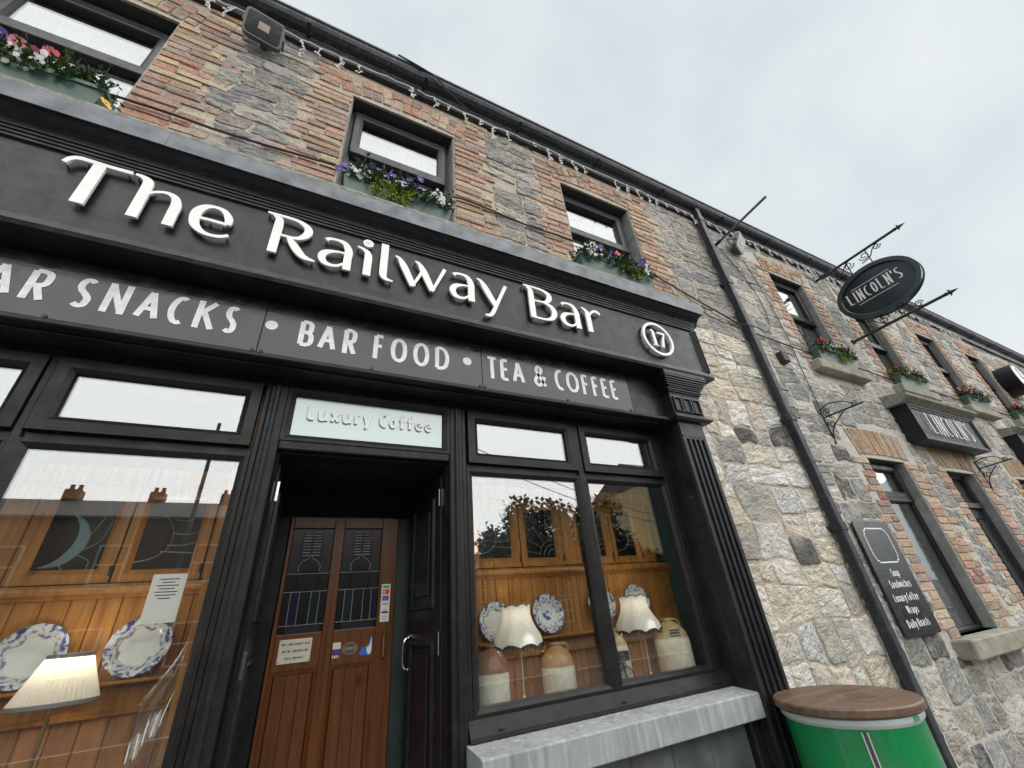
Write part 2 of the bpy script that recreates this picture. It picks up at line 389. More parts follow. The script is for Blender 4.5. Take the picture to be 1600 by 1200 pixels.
def tube(pts, r, seg=8, closed=False, caps=True):
    pts = [Vector(p) for p in pts]; n = len(pts); v = []; rr = r if isinstance(r, (list, tuple)) else [r] * n
    prev = None
    for i, p in enumerate(pts):
        if closed: t = pts[(i + 1) % n] - pts[i - 1]
        else: t = pts[min(i + 1, n - 1)] - pts[max(i - 1, 0)]
        t.normalize() if t.length > 1e-9 else None
        if prev is None:
            a = Vector((0, 0, 1)) if abs(t.z) < .9 else Vector((1, 0, 0)); u = t.cross(a).normalized()
        else:
            u = (prev - t * prev.dot(t)); u = u.normalized() if u.length > 1e-6 else t.orthogonal().normalized()
        prev = u; w = t.cross(u)
        v += [tuple(p + (u * math.cos(2 * math.pi * k / seg) + w * math.sin(2 * math.pi * k / seg)) * rr[i]) for k in range(seg)]
    f = []
    for i in range(n if closed else n - 1):
        a, b = i * seg, ((i + 1) % n) * seg
        f += [(a + k, a + (k + 1) % seg, b + (k + 1) % seg, b + k) for k in range(seg)]
    if caps and not closed: f += [tuple(range(seg))[::-1], tuple(range((n - 1) * seg, n * seg))]
    return v, f
def lathe(prof, c, seg=32, wav=None):
    """prof [(r,z)..] about vertical axis through c"""
    v = []; n = len(prof)
    for k in range(seg):
        a = 2 * math.pi * k / seg
        for j, (r, z) in enumerate(prof):
            q = wav(a, j, r) if wav else r
            v.append((c[0] + q * math.cos(a), c[1] + q * math.sin(a), c[2] + z))
    f = [(k * n + j, ((k + 1) % seg) * n + j, ((k + 1) % seg) * n + j + 1, k * n + j + 1) for k in range(seg) for j in range(n - 1)]
    return v, f
def disc_y(cx, cz, r, y0, y1, seg=24): return zprism([(cx + r * math.cos(2 * math.pi * k / seg), cz + r * math.sin(2 * math.pi * k / seg)) for k in range(seg)], y0, y1)
def catmull(p, sub=6, closed=False):
    out = []; n = len(p)
    rng = range(n if closed else n - 1)
    for i in rng:
        g = (lambda k: p[k % n]) if closed else (lambda k: p[max(0, min(n - 1, k))])
        a, b, c, d = g(i - 1), g(i), g(i + 1), g(i + 2)
        for s in range(sub):
            t = s / sub
            out.append(tuple(.5 * ((2 * b[j]) + (-a[j] + c[j]) * t + (2 * a[j] - 5 * b[j] + 4 * c[j] - d[j]) * t * t + (-a[j] + 3 * b[j] - 3 * c[j] + d[j]) * t ** 3) for j in range(len(b))))
    if not closed: out.append(tuple(p[-1]))
    return out
def project(x, y, z):
    d = Vector((x, y, z)) - CAM; c = d.dot(FW)
    if c < .1: return None
    return 800 + 641.1 * d.dot(RI) / c, 600 - 641.1 * d.dot(UP) / c
def shown(x, y, z, size, pad=40):
    """rough projected size in pixels, 0 when out of frame"""
    p = project(x, y, z)
    if not p or not (-pad < p[0] < 1600 + pad and -pad < p[1] < 1200 + pad): return 0
    return size * 641 / (Vector((x, y, z)) - CAM).length

# ------------------------------------------------------------------ lettering: strokes with width, cut as solid ribbons
def ribbon(pts, closed=False):
    """pts [(x,z,w)..] -> outline quads strip, returns left and right point lists"""
    n = len(pts); Lp = []; Rp = []
    for i in range(n):
        if closed: a, b = pts[i - 1], pts[(i + 1) % n]
        else: a, b = pts[max(i - 1, 0)], pts[min(i + 1, n - 1)]
        tx, tz = b[0] - a[0], b[1] - a[1]; l = math.hypot(tx, tz) or 1
        nx, nz_ = -tz / l, tx / l; w = pts[i][2] / 2
        if 0 < i < n - 1 and not closed:     # mitre for sharp polylines
            p, q = pts[i - 1], pts[i + 1]
            d1 = math.atan2(pts[i][1] - p[1], pts[i][0] - p[0]); d2 = math.atan2(q[1] - pts[i][1], q[0] - pts[i][0])
            w /= max(.45, abs(math.cos((d2 - d1) / 2)))
        Lp.append((pts[i][0] + nx * w, pts[i][1] + nz_ * w)); Rp.append((pts[i][0] - nx * w, pts[i][1] - nz_ * w))
    return Lp, Rp
def stroke_mesh(pts, y, depth, closed=False):
    Lp, Rp = ribbon(pts, closed); n = len(pts)
    v = [(x, y, z) for x, z in Lp] + [(x, y, z) for x, z in Rp]; f = []
    m = n if closed else n - 1
    f += [(i, n + i, n + (i + 1) % n, (i + 1) % n) for i in range(m)]
    if depth > 0:
        v += [(x, y + depth, z) for x, z in Lp] + [(x, y + depth, z) for x, z in Rp]; o = 2 * n
        for i in range(m):
            j = (i + 1) % n
            f += [(i, j, o + j, o + i), (n + j, n + i, o + n + i, o + n + j), (o + i, o + j, o + n + j, o + n + i)]
        if not closed: f += [(0, o, o + n, n), (n - 1, 2 * n - 1, o + 2 * n - 1, o + n - 1)]
    return v, f
def c_(*p): return ('c', p)
def p_(*p): return ('p', p)
def o_(*p): return ('o', p)
G = {
 'A': [p_((0, 0), (.5, 1)), p_((1, 0), (.5, 1)), p_((.2, .34), (.8, .34))],
 'B': [p_((0, 0), (0, 1)), c_((0, 1), (.5, 1), (.82, .93), (.88, .76), (.8, .6), (.5, .54), (0, .54)), c_((0, .54), (.55, .54), (.92, .44), (1, .27), (.92, .09), (.55, 0), (0, 0))],
 'C': [c_((1, .95), (.75, 1), (.4, .95), (.1, .75), (0, .5), (.1, .25), (.4, .05), (.75, 0), (1, .05))],
 'D': [p_((0, 0), (0, 1)), c_((0, 1), (.4, 1), (.8, .87), (1, .5), (.8, .13), (.4, 0), (0, 0))],
 'E': [p_((0, 0), (0, 1)), p_((0, 1), (1, 1)), p_((0, .53), (.88, .53)), p_((0, 0), (1, 0))],
 'F': [p_((0, -.07), (0, 1)), p_((0, 1), (1, 1)), p_((0, .53), (.88, .53))],
 'G': [c_((1, .93), (.7, 1), (.35, .95), (.08, .75), (0, .5), (.08, .25), (.35, .05), (.7, 0), (1, .1)), p_((1, .0), (1, .45), (.6, .45))],
 'H': [p_((0, 0), (0, 1)), p_((1, 0), (1, 1)), p_((0, .5), (1, .5))],
 'I': [p_((.5, 0), (.5, 1))],
 'K': [p_((0, -.07), (0, 1.07)), p_((.95, 1.05), (.05, .48)), p_((.3, .62), (1, -.05))],
 'L': [p_((0, 1.05), (0, 0)), p_((0, 0), (1, 0))],
 'M': [p_((.05, 0), (.12, 1)), p_((.12, 1), (.5, .2)), p_((.5, .2), (.88, 1)), p_((.88, 1), (.95, 0))],
 'N': [p_((0, -.07), (0, 1.07)), p_((0, 1.0), (1, 0.0)), p_((1, -.07), (1, 1.07))],
 'O': [o_((.5, 1), (.13, .86), (0, .5), (.13, .14), (.5, 0), (.87, .14), (1, .5), (.87, .86))],
 'P': [p_((0, -.07), (0, 1)), c_((0, 1), (.55, 1), (.95, .9), (1, .72), (.9, .55), (.5, .45), (0, .45))],
 'R': [p_((0, -.07), (0, 1)), c_((0, 1), (.5, 1), (.88, .92), (.95, .74), (.86, .55), (.5, .47), (0, .47)), p_((.42, .48), (1, -.05))],
 'S': [c_((.97, .93), (.7, 1), (.25, .97), (.04, .78), (.2, .6), (.6, .47), (.95, .3), (.85, .07), (.45, 0), (.02, .07))],
 'T': [p_((.5, -.07), (.5, 1)), p_((-.07, 1), (1.07, 1))],
 'U': [c_((0, 1.07), (0, .6), (.03, .25), (.2, .04), (.5, 0), (.8, .04), (.97, .25), (1, .6), (1, 1.07))],
 'V': [p_((0, 1.05), (.5, 0)), p_((.5, 0), (1, 1.05))],
 'W': [p_((0, 1.05), (.25, 0)), p_((.25, 0), (.5, 1)), p_((.5, 1), (.75, 0)), p_((.75, 0), (1, 1.05))],
 'Y': [p_((0, 1.05), (.5, .48)), p_((1, 1.05), (.5, .48)), p_((.5, .48), (.5, -.07))],
 "'": [p_((.5, 1.07), (.4, .78))],
 '&': [c_((1, .0), (.55, .4), (.22, .72), (.25, .93), (.45, 1), (.66, .92), (.66, .75), (.3, .5), (.04, .3), (.06, .1), (.3, 0), (.6, .08), (.85, .3), (.95, .5))],
 'a': [c_((.08, .62), (.3, .68), (.65, .66), (.85, .5), (.85, .3), (.85, -.02)), c_((.85, .4), (.4, .38), (.08, .3), (.05, .12), (.25, 0), (.6, .04), (.85, .2))],
 'c': [c_((.95, .6), (.6, .68), (.2, .6), (.03, .34), (.2, .08), (.6, 0), (.95, .08))],
 'd': [p_((.95, -.03), (.95, 1.05)), o_((.5, .68), (.15, .58), (.03, .34), (.15, .1), (.5, 0), (.85, .1), (.95, .34), (.85, .58))],
 'e': [c_((.06, .36), (.96, .36), (.9, .58), (.55, .68), (.2, .6), (.03, .34), (.2, .08), (.6, 0), (.95, .1))],
 'f': [c_((.9, 1.0), (.6, 1.02), (.42, .9), (.4, .6), (.4, -.05)), p_((-.2, .66), (1.1, .66))],
 'h': [p_((.05, -.05), (.05, 1.05)), c_((.05, .45), (.3, .65), (.7, .66), (.92, .5), (.95, -.05))],
 'i': [p_((.5, -.05), (.5, .7)), p_((.5, .88), (.5, 1.0))],
 'l': [p_((.5, -.05), (.5, 1.05))],
 'n': [p_((.05, -.05), (.05, .72)), c_((.05, .45), (.3, .65), (.7, .66), (.92, .5), (.95, -.05))],
 'o': [o_((.5, .68), (.15, .58), (.0, .34), (.15, .1), (.5, 0), (.85, .1), (1, .34), (.85, .58))],
 'p': [p_((.05, -.35), (.05, .72)), o_((.5, .68), (.15, .58), (.05, .34), (.15, .1), (.5, 0), (.85, .1), (.97, .34), (.85, .58))],
 'r': [p_((.15, -.05), (.15, .72)), c_((.15, .4), (.35, .62), (.7, .68), (.95, .64))],
 's': [c_((.92, .62), (.6, .68), (.2, .64), (.1, .5), (.4, .36), (.85, .24), (.85, .07), (.5, 0), (.05, .05))],
 't': [c_((.45, .95), (.45, .4), (.5, .08), (.7, 0), (.95, .04)), p_((.05, .66), (.92, .66))],
 'u': [c_((.05, .72), (.05, .25), (.2, .02), (.5, 0), (.8, .1), (.95, .3)), p_((.95, -.05), (.95, .72))],
 'w': [p_((0, .72), (.25, 0)), p_((.25, 0), (.5, .66)), p_((.5, .66), (.75, 0)), p_((.75, 0), (1, .72))],
 'x': [p_((.02, .71), (.98, -.04)), p_((.98, .71), (.02, -.04))],
 'y': [p_((.02, .72), (.5, .02)), p_((.98, .72), (.3, -.36))],
}
def glyph(ch, x0, x1, z0, z1, w, y, depth=0., mb=None, contrast=0., uv=None):
    """one letter in its box; contrast thins the horizontal parts; uv maps (x,z)->3d when the sign is not in the xz plane"""
    mb = mb or MB(); hw = w / 2; k = 0
    for kind, pts in G[ch]:
        q = [(x0 + hw + u * (x1 - x0 - w), z0 + hw + t * (z1 - z0 - w)) for u, t in pts]
        if kind == 'c': q = catmull(q, 5)
        elif kind == 'o': q = catmull(q, 4, True)
        n = len(q); ww = []
        for i in range(n):
            a, b = (q[i - 1], q[(i + 1) % n]) if kind == 'o' else (q[max(i - 1, 0)], q[min(i + 1, n - 1)])
            dx, dz = abs(b[0] - a[0]), abs(b[1] - a[1]); ln = math.hypot(dx, dz) or 1
            ww.append(w * (1 - contrast * (dx / ln) ** 1.5))
        mb.add(stroke_mesh([(a, b, c) for (a, b), c in zip(q, ww)], y - .0003 * k, depth, kind == 'o')); k += 1
    return mb
def text(s, x0, x1, z0, z1, w, y, depth=0., contrast=0., gap=.28, ws=None):
    """a word or line spread over x0..x1"""
    W = {'I': .3, 'i': .32, 'l': .3, "'": .3, 'M': 1.15, 'W': 1.3, 'w': 1.2, ' ': .55, 'f': .72, 't': .6, 'r': .62, 'E': .75, 'F': .72, 'L': .72, 'S': .8, 's': .75}
    tot = sum(W.get(c, .9) for c in s) + gap * (len(s) - 1); u = (x1 - x0) / tot; x = x0; mb = MB()
    for c in s:
        wd_ = W.get(c, .9) * u
        if c != ' ': glyph(c, x, x + wd_, z0, z1, w, y, depth, mb, contrast)
        x += wd_ + gap * u
    return mb
def swap_to_x(mb, X, sgn=1):
    """turn a sign drawn in the xz plane (x = distance out from wall) so that it lies in the plane x=X and faces -x"""
    mb.v = [(X + y, -x, z) for x, y, z in mb.v]; return mb

# ================================================================== THE SETTING: ground
def struct(name, vf, mat): return tag(obj(name, vf[0], vf[1], mat), kind='structure')
struct('ground', ([(-400, -400, -.14), (400, -400, -.14), (400, 400, -.14), (-400, 400, -.14)], [(0, 1, 2, 3)]), 'asphalt')
struct('road', box(-60, 90, -10.6, -3.2, -.5, -.136, 0), 'asphalt')
struct('pavement', box(-60, 90, -3.05, .3, -.4, 0., 0), 'paving')
struct('far_pavement', box(-60, 90, -14.2, -10.75, -.4, 0., 0), 'asphalt')
struct('kerb', box(-60, 90, -3.2, -3.052, -.4, .002, .01), 'kerb_stone')
struct('far_kerb', box(-60, 90, -10.748, -10.6, -.4, .002, .01), 'kerb_stone')
m = MB()
for k in range(24): m.add(box(-40 + k * 5, -38 + k * 5, -6.95, -6.85, -.2, -.132, 0))
tag(m.build('centre_line', 'road_line'), kind='structure')

# ================================================================== masonry
def clip(poly, nx, nz_, d):
    """keep the side nx*x+nz*z<=d"""
    out = []; n = len(poly)
    for i in range(n):
        a, b = poly[i], poly[(i + 1) % n]; da = nx * a[0] + nz_ * a[1] - d; db = nx * b[0] + nz_ * b[1] - d
        if da <= 0: out.append(a)
        if (da < 0 < db) or (db < 0 < da):
            t = da / (da - db); out.append((a[0] + (b[0] - a[0]) * t, a[1] + (b[1] - a[1]) * t))
    return out
def area(p): return abs(sum(p[i - 1][0] * p[i][1] - p[i][0] * p[i - 1][1] for i in range(len(p)))) / 2
def stone_shape(poly, joint, relief, seed, fine):
    """one rough stone: rounded, uneven outline, several rings of broken face"""
    rnd = random.Random(seed)
    cx = sum(p[0] for p in poly) / len(poly); cz = sum(p[1] for p in poly) / len(poly)
    A = area(poly); sz = math.sqrt(A)
    if A < .0022: return None
    pts = []
    n = len(poly)
    for i in range(n):                               # drop tiny edges, cut the corners
        a, b = poly[i], poly[(i + 1) % n]; l = math.hypot(b[0] - a[0], b[1] - a[1])
        if l < .02: continue
        t = min(.3, .028 / l)
        pts.append((a[0] + (b[0] - a[0]) * t, a[1] + (b[1] - a[1]) * t))
        k = max(1, int(l / fine))
        for s in range(1, k): q = t + (1 - 2 * t) * s / k; pts.append((a[0] + (b[0] - a[0]) * q, a[1] + (b[1] - a[1]) * q))
        pts.append((b[0] - (b[0] - a[0]) * t, b[1] - (b[1] - a[1]) * t))
    n = len(pts)
    if n < 5: return None
    def inset(p, d, amp, s):
        dx, dz = cx - p[0], cz - p[1]; l = math.hypot(dx, dz) or 1; d = min(d, l * .85)
        j = mn.noise(Vector((p[0] * 11 + s, p[1] * 11, s))) * amp
        return (p[0] + dx / l * (d + j), p[1] + dz / l * (d + j))
    v = []; rel = relief * rnd.uniform(.6, 1.25); tx, tz = rnd.uniform(-.035, .035), rnd.uniform(-.045, .045)
    rings = [(joint * .55, .014, .012), (joint * .8, .014, .55), (joint + .006, .014, .92), (joint + .022, .012, 1.)]
    rings += [(joint + .03 + sz * .14, .012, 1.05), (joint + .03 + sz * .28, .01, 1.05)]
    for d, amp, hgt in rings:
        for p in pts:
            q = inset(p, d, amp, seed % 97)
            if hgt < .1: y = hgt
            else:
                rough = mn.noise(Vector((q[0] * 9, q[1] * 22, seed % 31))) * .011 + mn.noise(Vector((q[0] * 24, q[1] * 40, seed % 17))) * .005
                y = -rel * hgt - (rough * min(1, hgt)) - ((q[0] - cx) * tx + (q[1] - cz) * tz) * min(1, hgt)
            v.append((q[0], min(y, .012), q[1]))
    f = []
    for r in range(len(rings) - 1):
        a, b = r * n, (r + 1) * n
        f += [(a + i, a + (i + 1) % n, b + (i + 1) % n, b + i) for i in range(n)]
    o = (len(rings) - 1) * n; v.append((cx, -rel * 1.05 - mn.noise(Vector((cx * 9, cz * 22, seed % 31))) * .011, cz)); f += [(o + i, o + (i + 1) % n, len(v) - 1) for i in range(n)]
    return v, f, (cx, -.02, cz), sz
STONE = {'b': (.43, .375, .29, 0), 'l': (.48, .45, .40, .0), 'g': (.335, .325, .305, 0), 'd': (.13, .122, .12, 0), 'w': (.66, .65, .62, .8), 'p': (.34, .31, .285, 0), 's': (.285, .28, .272, 0), 'y': (.40, .375, .315, 0), 'B': (.65, .585, .48, 0), 'L': (.73, .69, .62, .10), 'G': (.50, .47, .42, 0)}
def lay(items, parent, name, mat, limit=300):
    """the pieces that show largest become single objects, the rest one joined piece"""
    items.sort(key=lambda t: -shown(*t[2], t[3]))
    for v, f, c, s, col in items[:limit]:
        obj(name, v, f, mat, parent, at=c, col=col, smooth=False)
    rest = items[limit:]
    if rest:
        m = MB(); cols = []
        for v, f, c, s, col in rest: m.add((v, f)); cols += [col] * len(v)
        tag(m.build(name, mat, parent, col=cols, smooth=False), kind='stuff')
def jcol(c, rnd, a=.16):
    k = 1 + rnd.uniform(-a, a); return (c[0] * k * rnd.uniform(.96, 1.04), c[1] * k, c[2] * k * rnd.uniform(.95, 1.05), c[3] if len(c) > 3 else 0.)
def inside(x, z, rects, pad=0.):
    return any(r[0] - pad < x < r[1] + pad and r[2] - pad < z < r[3] + pad for r in rects)
def ashlar(rect, wr, hr, rnd):
    """random rubble: the wall face split again and again into uneven blocks, then warped out of square"""
    out = []; todo = [rect]
    while todo:
        a, b, c, d = todo.pop(); w, h = b - a, d - c
        big = (w > wr[1] or h > hr[1]); ok = (w < wr[1] * 1.5 and h < hr[1] * 1.25 and w > wr[0])
        if not big or (ok and rnd.random() < .22):
            if w > wr[0] * .5 and h > hr[0] * .45: out.append((a, b, c, d))
            else: out.append((a, b, c, d))
            continue
        t = rnd.uniform(.34, .66)
        if w / wr[1] > h / hr[1]: todo += [(a, a + w * t, c, d), (a + w * t, b, c, d)]
        else: todo += [(a, b, c, c + h * t), (a, b, c + h * t, d)]
    def warp(x, z): return (x + mn.noise(Vector((x * 3.1, z * 3.1, 1.7))) * .07 + mn.noise(Vector((x * 9, z * 9, 5.))) * .022, z + mn.noise(Vector((x * 2.3, z * 3.3, 9.1))) * .07 + mn.noise(Vector((x * 8, z * 8, 3.))) * .022)
    res = []
    for a, b, c, d in out:
        k = lambda: rnd.uniform(-.012, .012)
        p = [warp(a, c), warp((a + b) / 2, c), warp(b, c), warp(b, (c + d) / 2), warp(b, d), warp((a + b) / 2, d), warp(a, d), warp(a, (c + d) / 2)]
        res.append([(x + k(), z + k()) for x, z in p])
    return res
def keep_out(poly, excl):
    x = sum(p[0] for p in poly) / len(poly); z = sum(p[1] for p in poly) / len(poly)
    if inside(x, z, excl): return []
    for ex in excl:
        if len(poly) < 3: break
        b = max([(ex[0] - x, 1, 0, ex[0]), (x - ex[1], -1, 0, -ex[1]), (ex[2] - z, 0, 1, ex[2]), (z - ex[3], 0, -1, -ex[3])], key=lambda t: t[0])
        if b[0] < .8: poly = clip(poly, b[1], b[2], b[3])
    return poly if len(poly) >= 3 else []
def brick_shape(cx, cz, w, h, rnd, ang=0., proud=.009):
    """one worn brick: chamfered block with jittered corners, turned by ang in the wall plane"""
    v, f = box(-w / 2, w / 2, -proud - rnd.uniform(0, .008), .02, -h / 2, h / 2, min(.006, h * .16)); ca, sa = math.cos(ang), math.sin(ang); o = []
    for x, y, z in v:
        x += rnd.uniform(-.009, .009); z += rnd.uniform(-.006, .006); y += rnd.uniform(-.003, .003)
        o.append((cx + x * ca - z * sa, y, cz + x * sa + z * ca))
    return o, f, (cx, -.01, cz), math.sqrt(w * h)
BRICKS = [(.50, .25, .165), (.49, .30, .21), (.56, .43, .25), (.37, .235, .19), (.30, .205, .18), (.54, .37, .28), (.49, .34, .26), (.46, .26, .19), (.47, .28, .20), (.55, .40, .27)]
def quoin(x_edge, side, z0, z1, pitch, rnd, lens, out):
    """brick dressing beside an opening; side -1 runs to the left of the edge"""
    z = z0; k = 0
    while z < z1 - pitch * .5:
        h = pitch - .013; L = lens[k % len(lens)] + rnd.uniform(-.05, .04); x = 0.
        bl = rnd.choice((.27, .30, .15)) if L > .3 else L
        while x < L - .05:
            w = min(bl, L - x) if L - x - bl > .07 else L - x
            w = min(w, .34)
            out.append(brick_shape(x_edge + side * (x + w / 2), z + pitch / 2 + rnd.uniform(-.006, .006), max(.04, w - .014), h + rnd.uniform(-.008, .006), rnd, rnd.uniform(-.02, .02)) + (jcol(rnd.choice(BRICKS), rnd, .22),))
            x += w; bl = rnd.choice((.27, .29, .15))
        z += pitch; k += 1
def arch(xa, xb, z, h, n, rnd, out, rise=.05, split=True, cols=BRICKS):
    """flat brick arch of fanned bricks over an opening"""
    w = (xb - xa) / n; mid = (xa + xb) / 2
    for k in range(n):
        x = xa + (k + .5) * w; u = (x - mid) / ((xb - xa) / 2); ang = -u * .22
        base = z + rise * (1 - u * u)
        cuts = [(0, 1)] if not split else random.Random(int(x * 1000)).choice([[(0, .55), (.55, 1)], [(0, .38), (.38, 1)], [(0, .3), (.3, .66), (.66, 1)]])
        for a, b in cuts:
            hc = (a + b) / 2 * h
            out.append(brick_shape(x - math.sin(ang) * hc, base + hc, w * (1 + .12 * (a + b) / 2) - .016, (b - a) * h - .014, rnd, ang + rnd.uniform(-.02, .02)) + (jcol(rnd.choice(cols), rnd, .22),))
def wall_mesh(x0, x1, z0, z1, holes, y=.0, depth=.16):
    """mortar face with openings and their reveals"""
    xs = sorted({x0, x1} | {h[0] for h in holes} | {h[1] for h in holes}); zs = sorted({z0, z1} | {h[2] for h in holes} | {h[3] for h in holes})
    xs = [x for x in xs if x0 <= x <= x1]; zs = [z for z in zs if z0 <= z <= z1]; m = MB()
    for a, b in zip(xs, xs[1:]):
        for c, d in zip(zs, zs[1:]):
            if inside((a + b) / 2, (c + d) / 2, holes): continue
            m.add(([(a, y, c), (b, y, c), (b, y, d), (a, y, d)], [(0, 1, 2, 3)]))
            m.add(([(a, .5, c), (b, .5, c), (b, .5, d), (a, .5, d)], [(3, 2, 1, 0)]))
    for h in holes:
        a, b, c, d = h[:4]
        m.add(([(a, y, c), (b, y, c), (b, y, d), (a, y, d), (a, .5, c), (b, .5, c), (b, .5, d), (a, .5, d)], [(0, 4, 5, 1), (1, 5, 6, 2), (2, 6, 7, 3), (3, 7, 4, 0)]))
    return m

# ------------------------------------------------------------------ the pub
EAVE = 6.72
pub = empty('pub_building', (0, 0, 0), 'grey stone pub with brick window surrounds and a black shopfront', 'building')
UW = [(-2.55, -1.52), (-.15, .87), (2.225, 3.28)]                   # upper windows
HEAD, UB = 6.14, 4.36
holes = [(a, b, UB, HEAD) for a, b in UW] + [(-4.0, 2.88, 0., 3.40)]
wall_mesh(-4.6, 4.69, -.1, EAVE + .2, holes).build('wall', 'mortar_buff', pub)
rnd = random.Random(11)
br = []
for a, b in UW:
    quoin(a - .005, -1, UB - .1, HEAD + .02, .082, rnd, [.30, .47, .36, .52, .40], br)
    quoin(b + .005, 1, UB - .1, HEAD + .02, .082, rnd, [.45, .32, .5, .36], br)
    arch(a - .1, b + .1, HEAD + .015, .30, 13, rnd, br)
    quoin(a - .12, -1, HEAD + .02, HEAD + .48, .082, rnd, [.22, .34], br); quoin(b + .12, 1, HEAD + .02, HEAD + .48, .082, rnd, [.3, .2], br)
lay(br, pub, 'brick', 'brick')
excl = [(a, b, UB - .3, HEAD + .55) for a, b in UW] + [(a - .35, b + .37, UB - .12, HEAD + .45) for a, b in UW] + [(-4.6, 2.95, -.2, 4.1)]
SPEC = [(3.93, 3.27, 'g'), (4.4, 3.3, 'w'), (3.75, 3.12, 'g'), (4.34, 3.16, 'b'), (3.87, 2.92, 'd'), (4.27, 2.97, 'l'), (4.58, 2.96, 'd'), (3.38, 2.98, 'l'), (3.63, 2.86, 'b'), (3.3, 2.8, 'l'), (3.54, 2.67, 'w'), (4.07, 2.75, 'g'), (3.88, 2.63, 'p'), (4.13, 2.57, 'l'), (4.45, 2.61, 'b'), (3.4, 2.5, 'b'), (3.72, 2.5, 'b'), (3.36, 2.3, 'l'), (3.69, 2.29, 'b'), (3.97, 2.26, 'd'), (4.31, 2.29, 'w'), (3.97, 2.44, 'p'), (3.4, 2.06, 'l'), (3.9, 2.08, 'b'), (4.31, 2.09, 'b'), (3.6, 2.14, 'b'), (3.45, 1.93, 'l'), (3.72, 1.93, 'b'), (4.1, 1.92, 'd'), (4.5, 1.91, 'b'), (3.3, 1.80, 'b'), (3.56, 1.77, 'b'), (3.88, 1.66, 'b'), (4.0, 1.80, 'g'), (4.37, 1.7, 'w'), (3.28, 1.64, 'l'), (3.58, 1.62, 'b'), (3.38, 1.41, 'l'), (3.75, 1.50, 'l'), (3.66, 1.34, 'l'), (4.03, 1.50, 'p'), (4.12, 1.34, 'g'), (4.47, 1.51, 'g'), (4.08, 1.22, 'g'), (3.73, 1.15, 'w'), (4.12, 1.10, 'p'), (3.39, 1.18, 'b'), (4.42, 1.32, 'g'), (3.12, 2.6, 'b'), (3.12, 2.2, 'l'), (3.1, 1.9, 'b'), (3.1, 1.5, 'l'), (3.12, 1.2, 'b'), (3.1, 3.0, 'b'), (4.68, 2.6, 'b'), (4.66, 2.2, 'l'), (4.66, 1.75, 'b'), (4.4, 1.12, 'b')]
rnd = random.Random(5)
st = []; blocks = ashlar((-4.6, 3.0, 4.0, 6.72), (.2, .5), (.09, .19), rnd) + ashlar((3.0, 4.69, 3.4, 6.72), (.2, .5), (.12, .25), rnd) + ashlar((3.0, 4.69, .0, 3.4), (.2, .42), (.16, .32), rnd)
cent = [(sum(p[0] for p in q) / len(q), sum(p[1] for p in q) / len(q)) for q in blocks]
kinds = [rnd.choices('sgpyl', (5, 6, 2, 3, 1))[0] if (c[0] < 3.0 or c[1] > 4.4) else rnd.choices('gpBLG', (.25, .6, 7, 5, 2.2))[0] for c in cent]
for x, z, t in SPEC:
    if t in 'wd': kinds[min(range(len(cent)), key=lambda i: (cent[i][0] - x) ** 2 + (cent[i][1] - z) ** 2)] = t
for i, poly in enumerate(blocks):
    poly = keep_out(poly, excl); up_ = cent[i][0] < 3.0
    r = stone_shape(poly, .011 if up_ else .018, .013 if up_ else .011, i * 7 + 3, .04) if poly else None
    if r and shown(*r[2], r[3], 1500) > 0: st.append(r + (jcol(STONE[kinds[i]], rnd, .14 if up_ else .09),))
lay(st, pub, 'stone', 'stone')

# ------------------------------------------------------------------ the neighbour
lin = empty('corner_building', (12, 0, 0), 'long grey rubble stone building with pale joints and red brick dressings beyond the downpipe', 'building')
LW = [(6.13, 7.08), (8.36, 9.3), (10.9, 11.85), (13.29, 14.2), (15.7, 16.6), (18.1, 19.0)]
LG = [(6.14, 7.10, 1.06, 2.95), (8.23, 9.22, .0, 2.92), (10.92, 11.9, 1.06, 2.95), (13.3, 14.25, 1.06, 2.95)]
LHEAD, LB = 6.08, 4.33
lholes = [(a, b, LB, LHEAD) for a, b in LW] + LG
wall_mesh(4.69, 24, -.1, EAVE + .2, lholes).build('wall', 'mortar_grey', lin)
rnd = random.Random(23); br = []
YEL = [(.46, .36, .20), (.42, .31, .17), (.40, .27, .16), (.36, .22, .14), (.45, .33, .22)]
LBR = BRICKS + [(.44, .24, .12), (.46, .33, .17), (.42, .2, .11), (.3, .1, .09)]
for k, (a, b) in enumerate(LW):
    quoin(a - .004, -1, LB - .05, LHEAD + .02, .084, rnd, [.16, .34, .2, .38], br); quoin(b + .004, 1, LB - .05, LHEAD + .02, .084, rnd, [.3, .16, .36, .2], br)
    arch(a - .1, b + .1, LHEAD + .015, .30, 13, rnd, br, .03)
for a, b, c, d in LG:
    quoin(a - .004, -1, max(c - .1, .05), d + .02, .086, rnd, [.30, .2, .42, .26], br); quoin(b + .004, 1, max(c - .1, .05), d + .02, .086, rnd, [.45, .3, .52, .36], br)
    arch(a - .12, b + .12, d + .015, .36, 22, rnd, br, .03, False, YEL)
for t in range(len(br)):
    if rnd.random() < .35: br[t] = br[t][:4] + (jcol(rnd.choice(LBR), rnd, .2),)
lay(br, lin, 'brick', 'brick')
lex = [(a - .05, b + .05, LB - .2, LHEAD + .4) for a, b in LW] + [(a - .25, b + .25, LB - .06, LHEAD + .32) for a, b in LW] + [(a - .03, b + .03, c - .18, d + .4) for a, b, c, d in LG] + [(a - .26, b + .36, c - .1, d + .38) for a, b, c, d in LG]
reg = (4.69, 21., .0, 6.72)
st = []
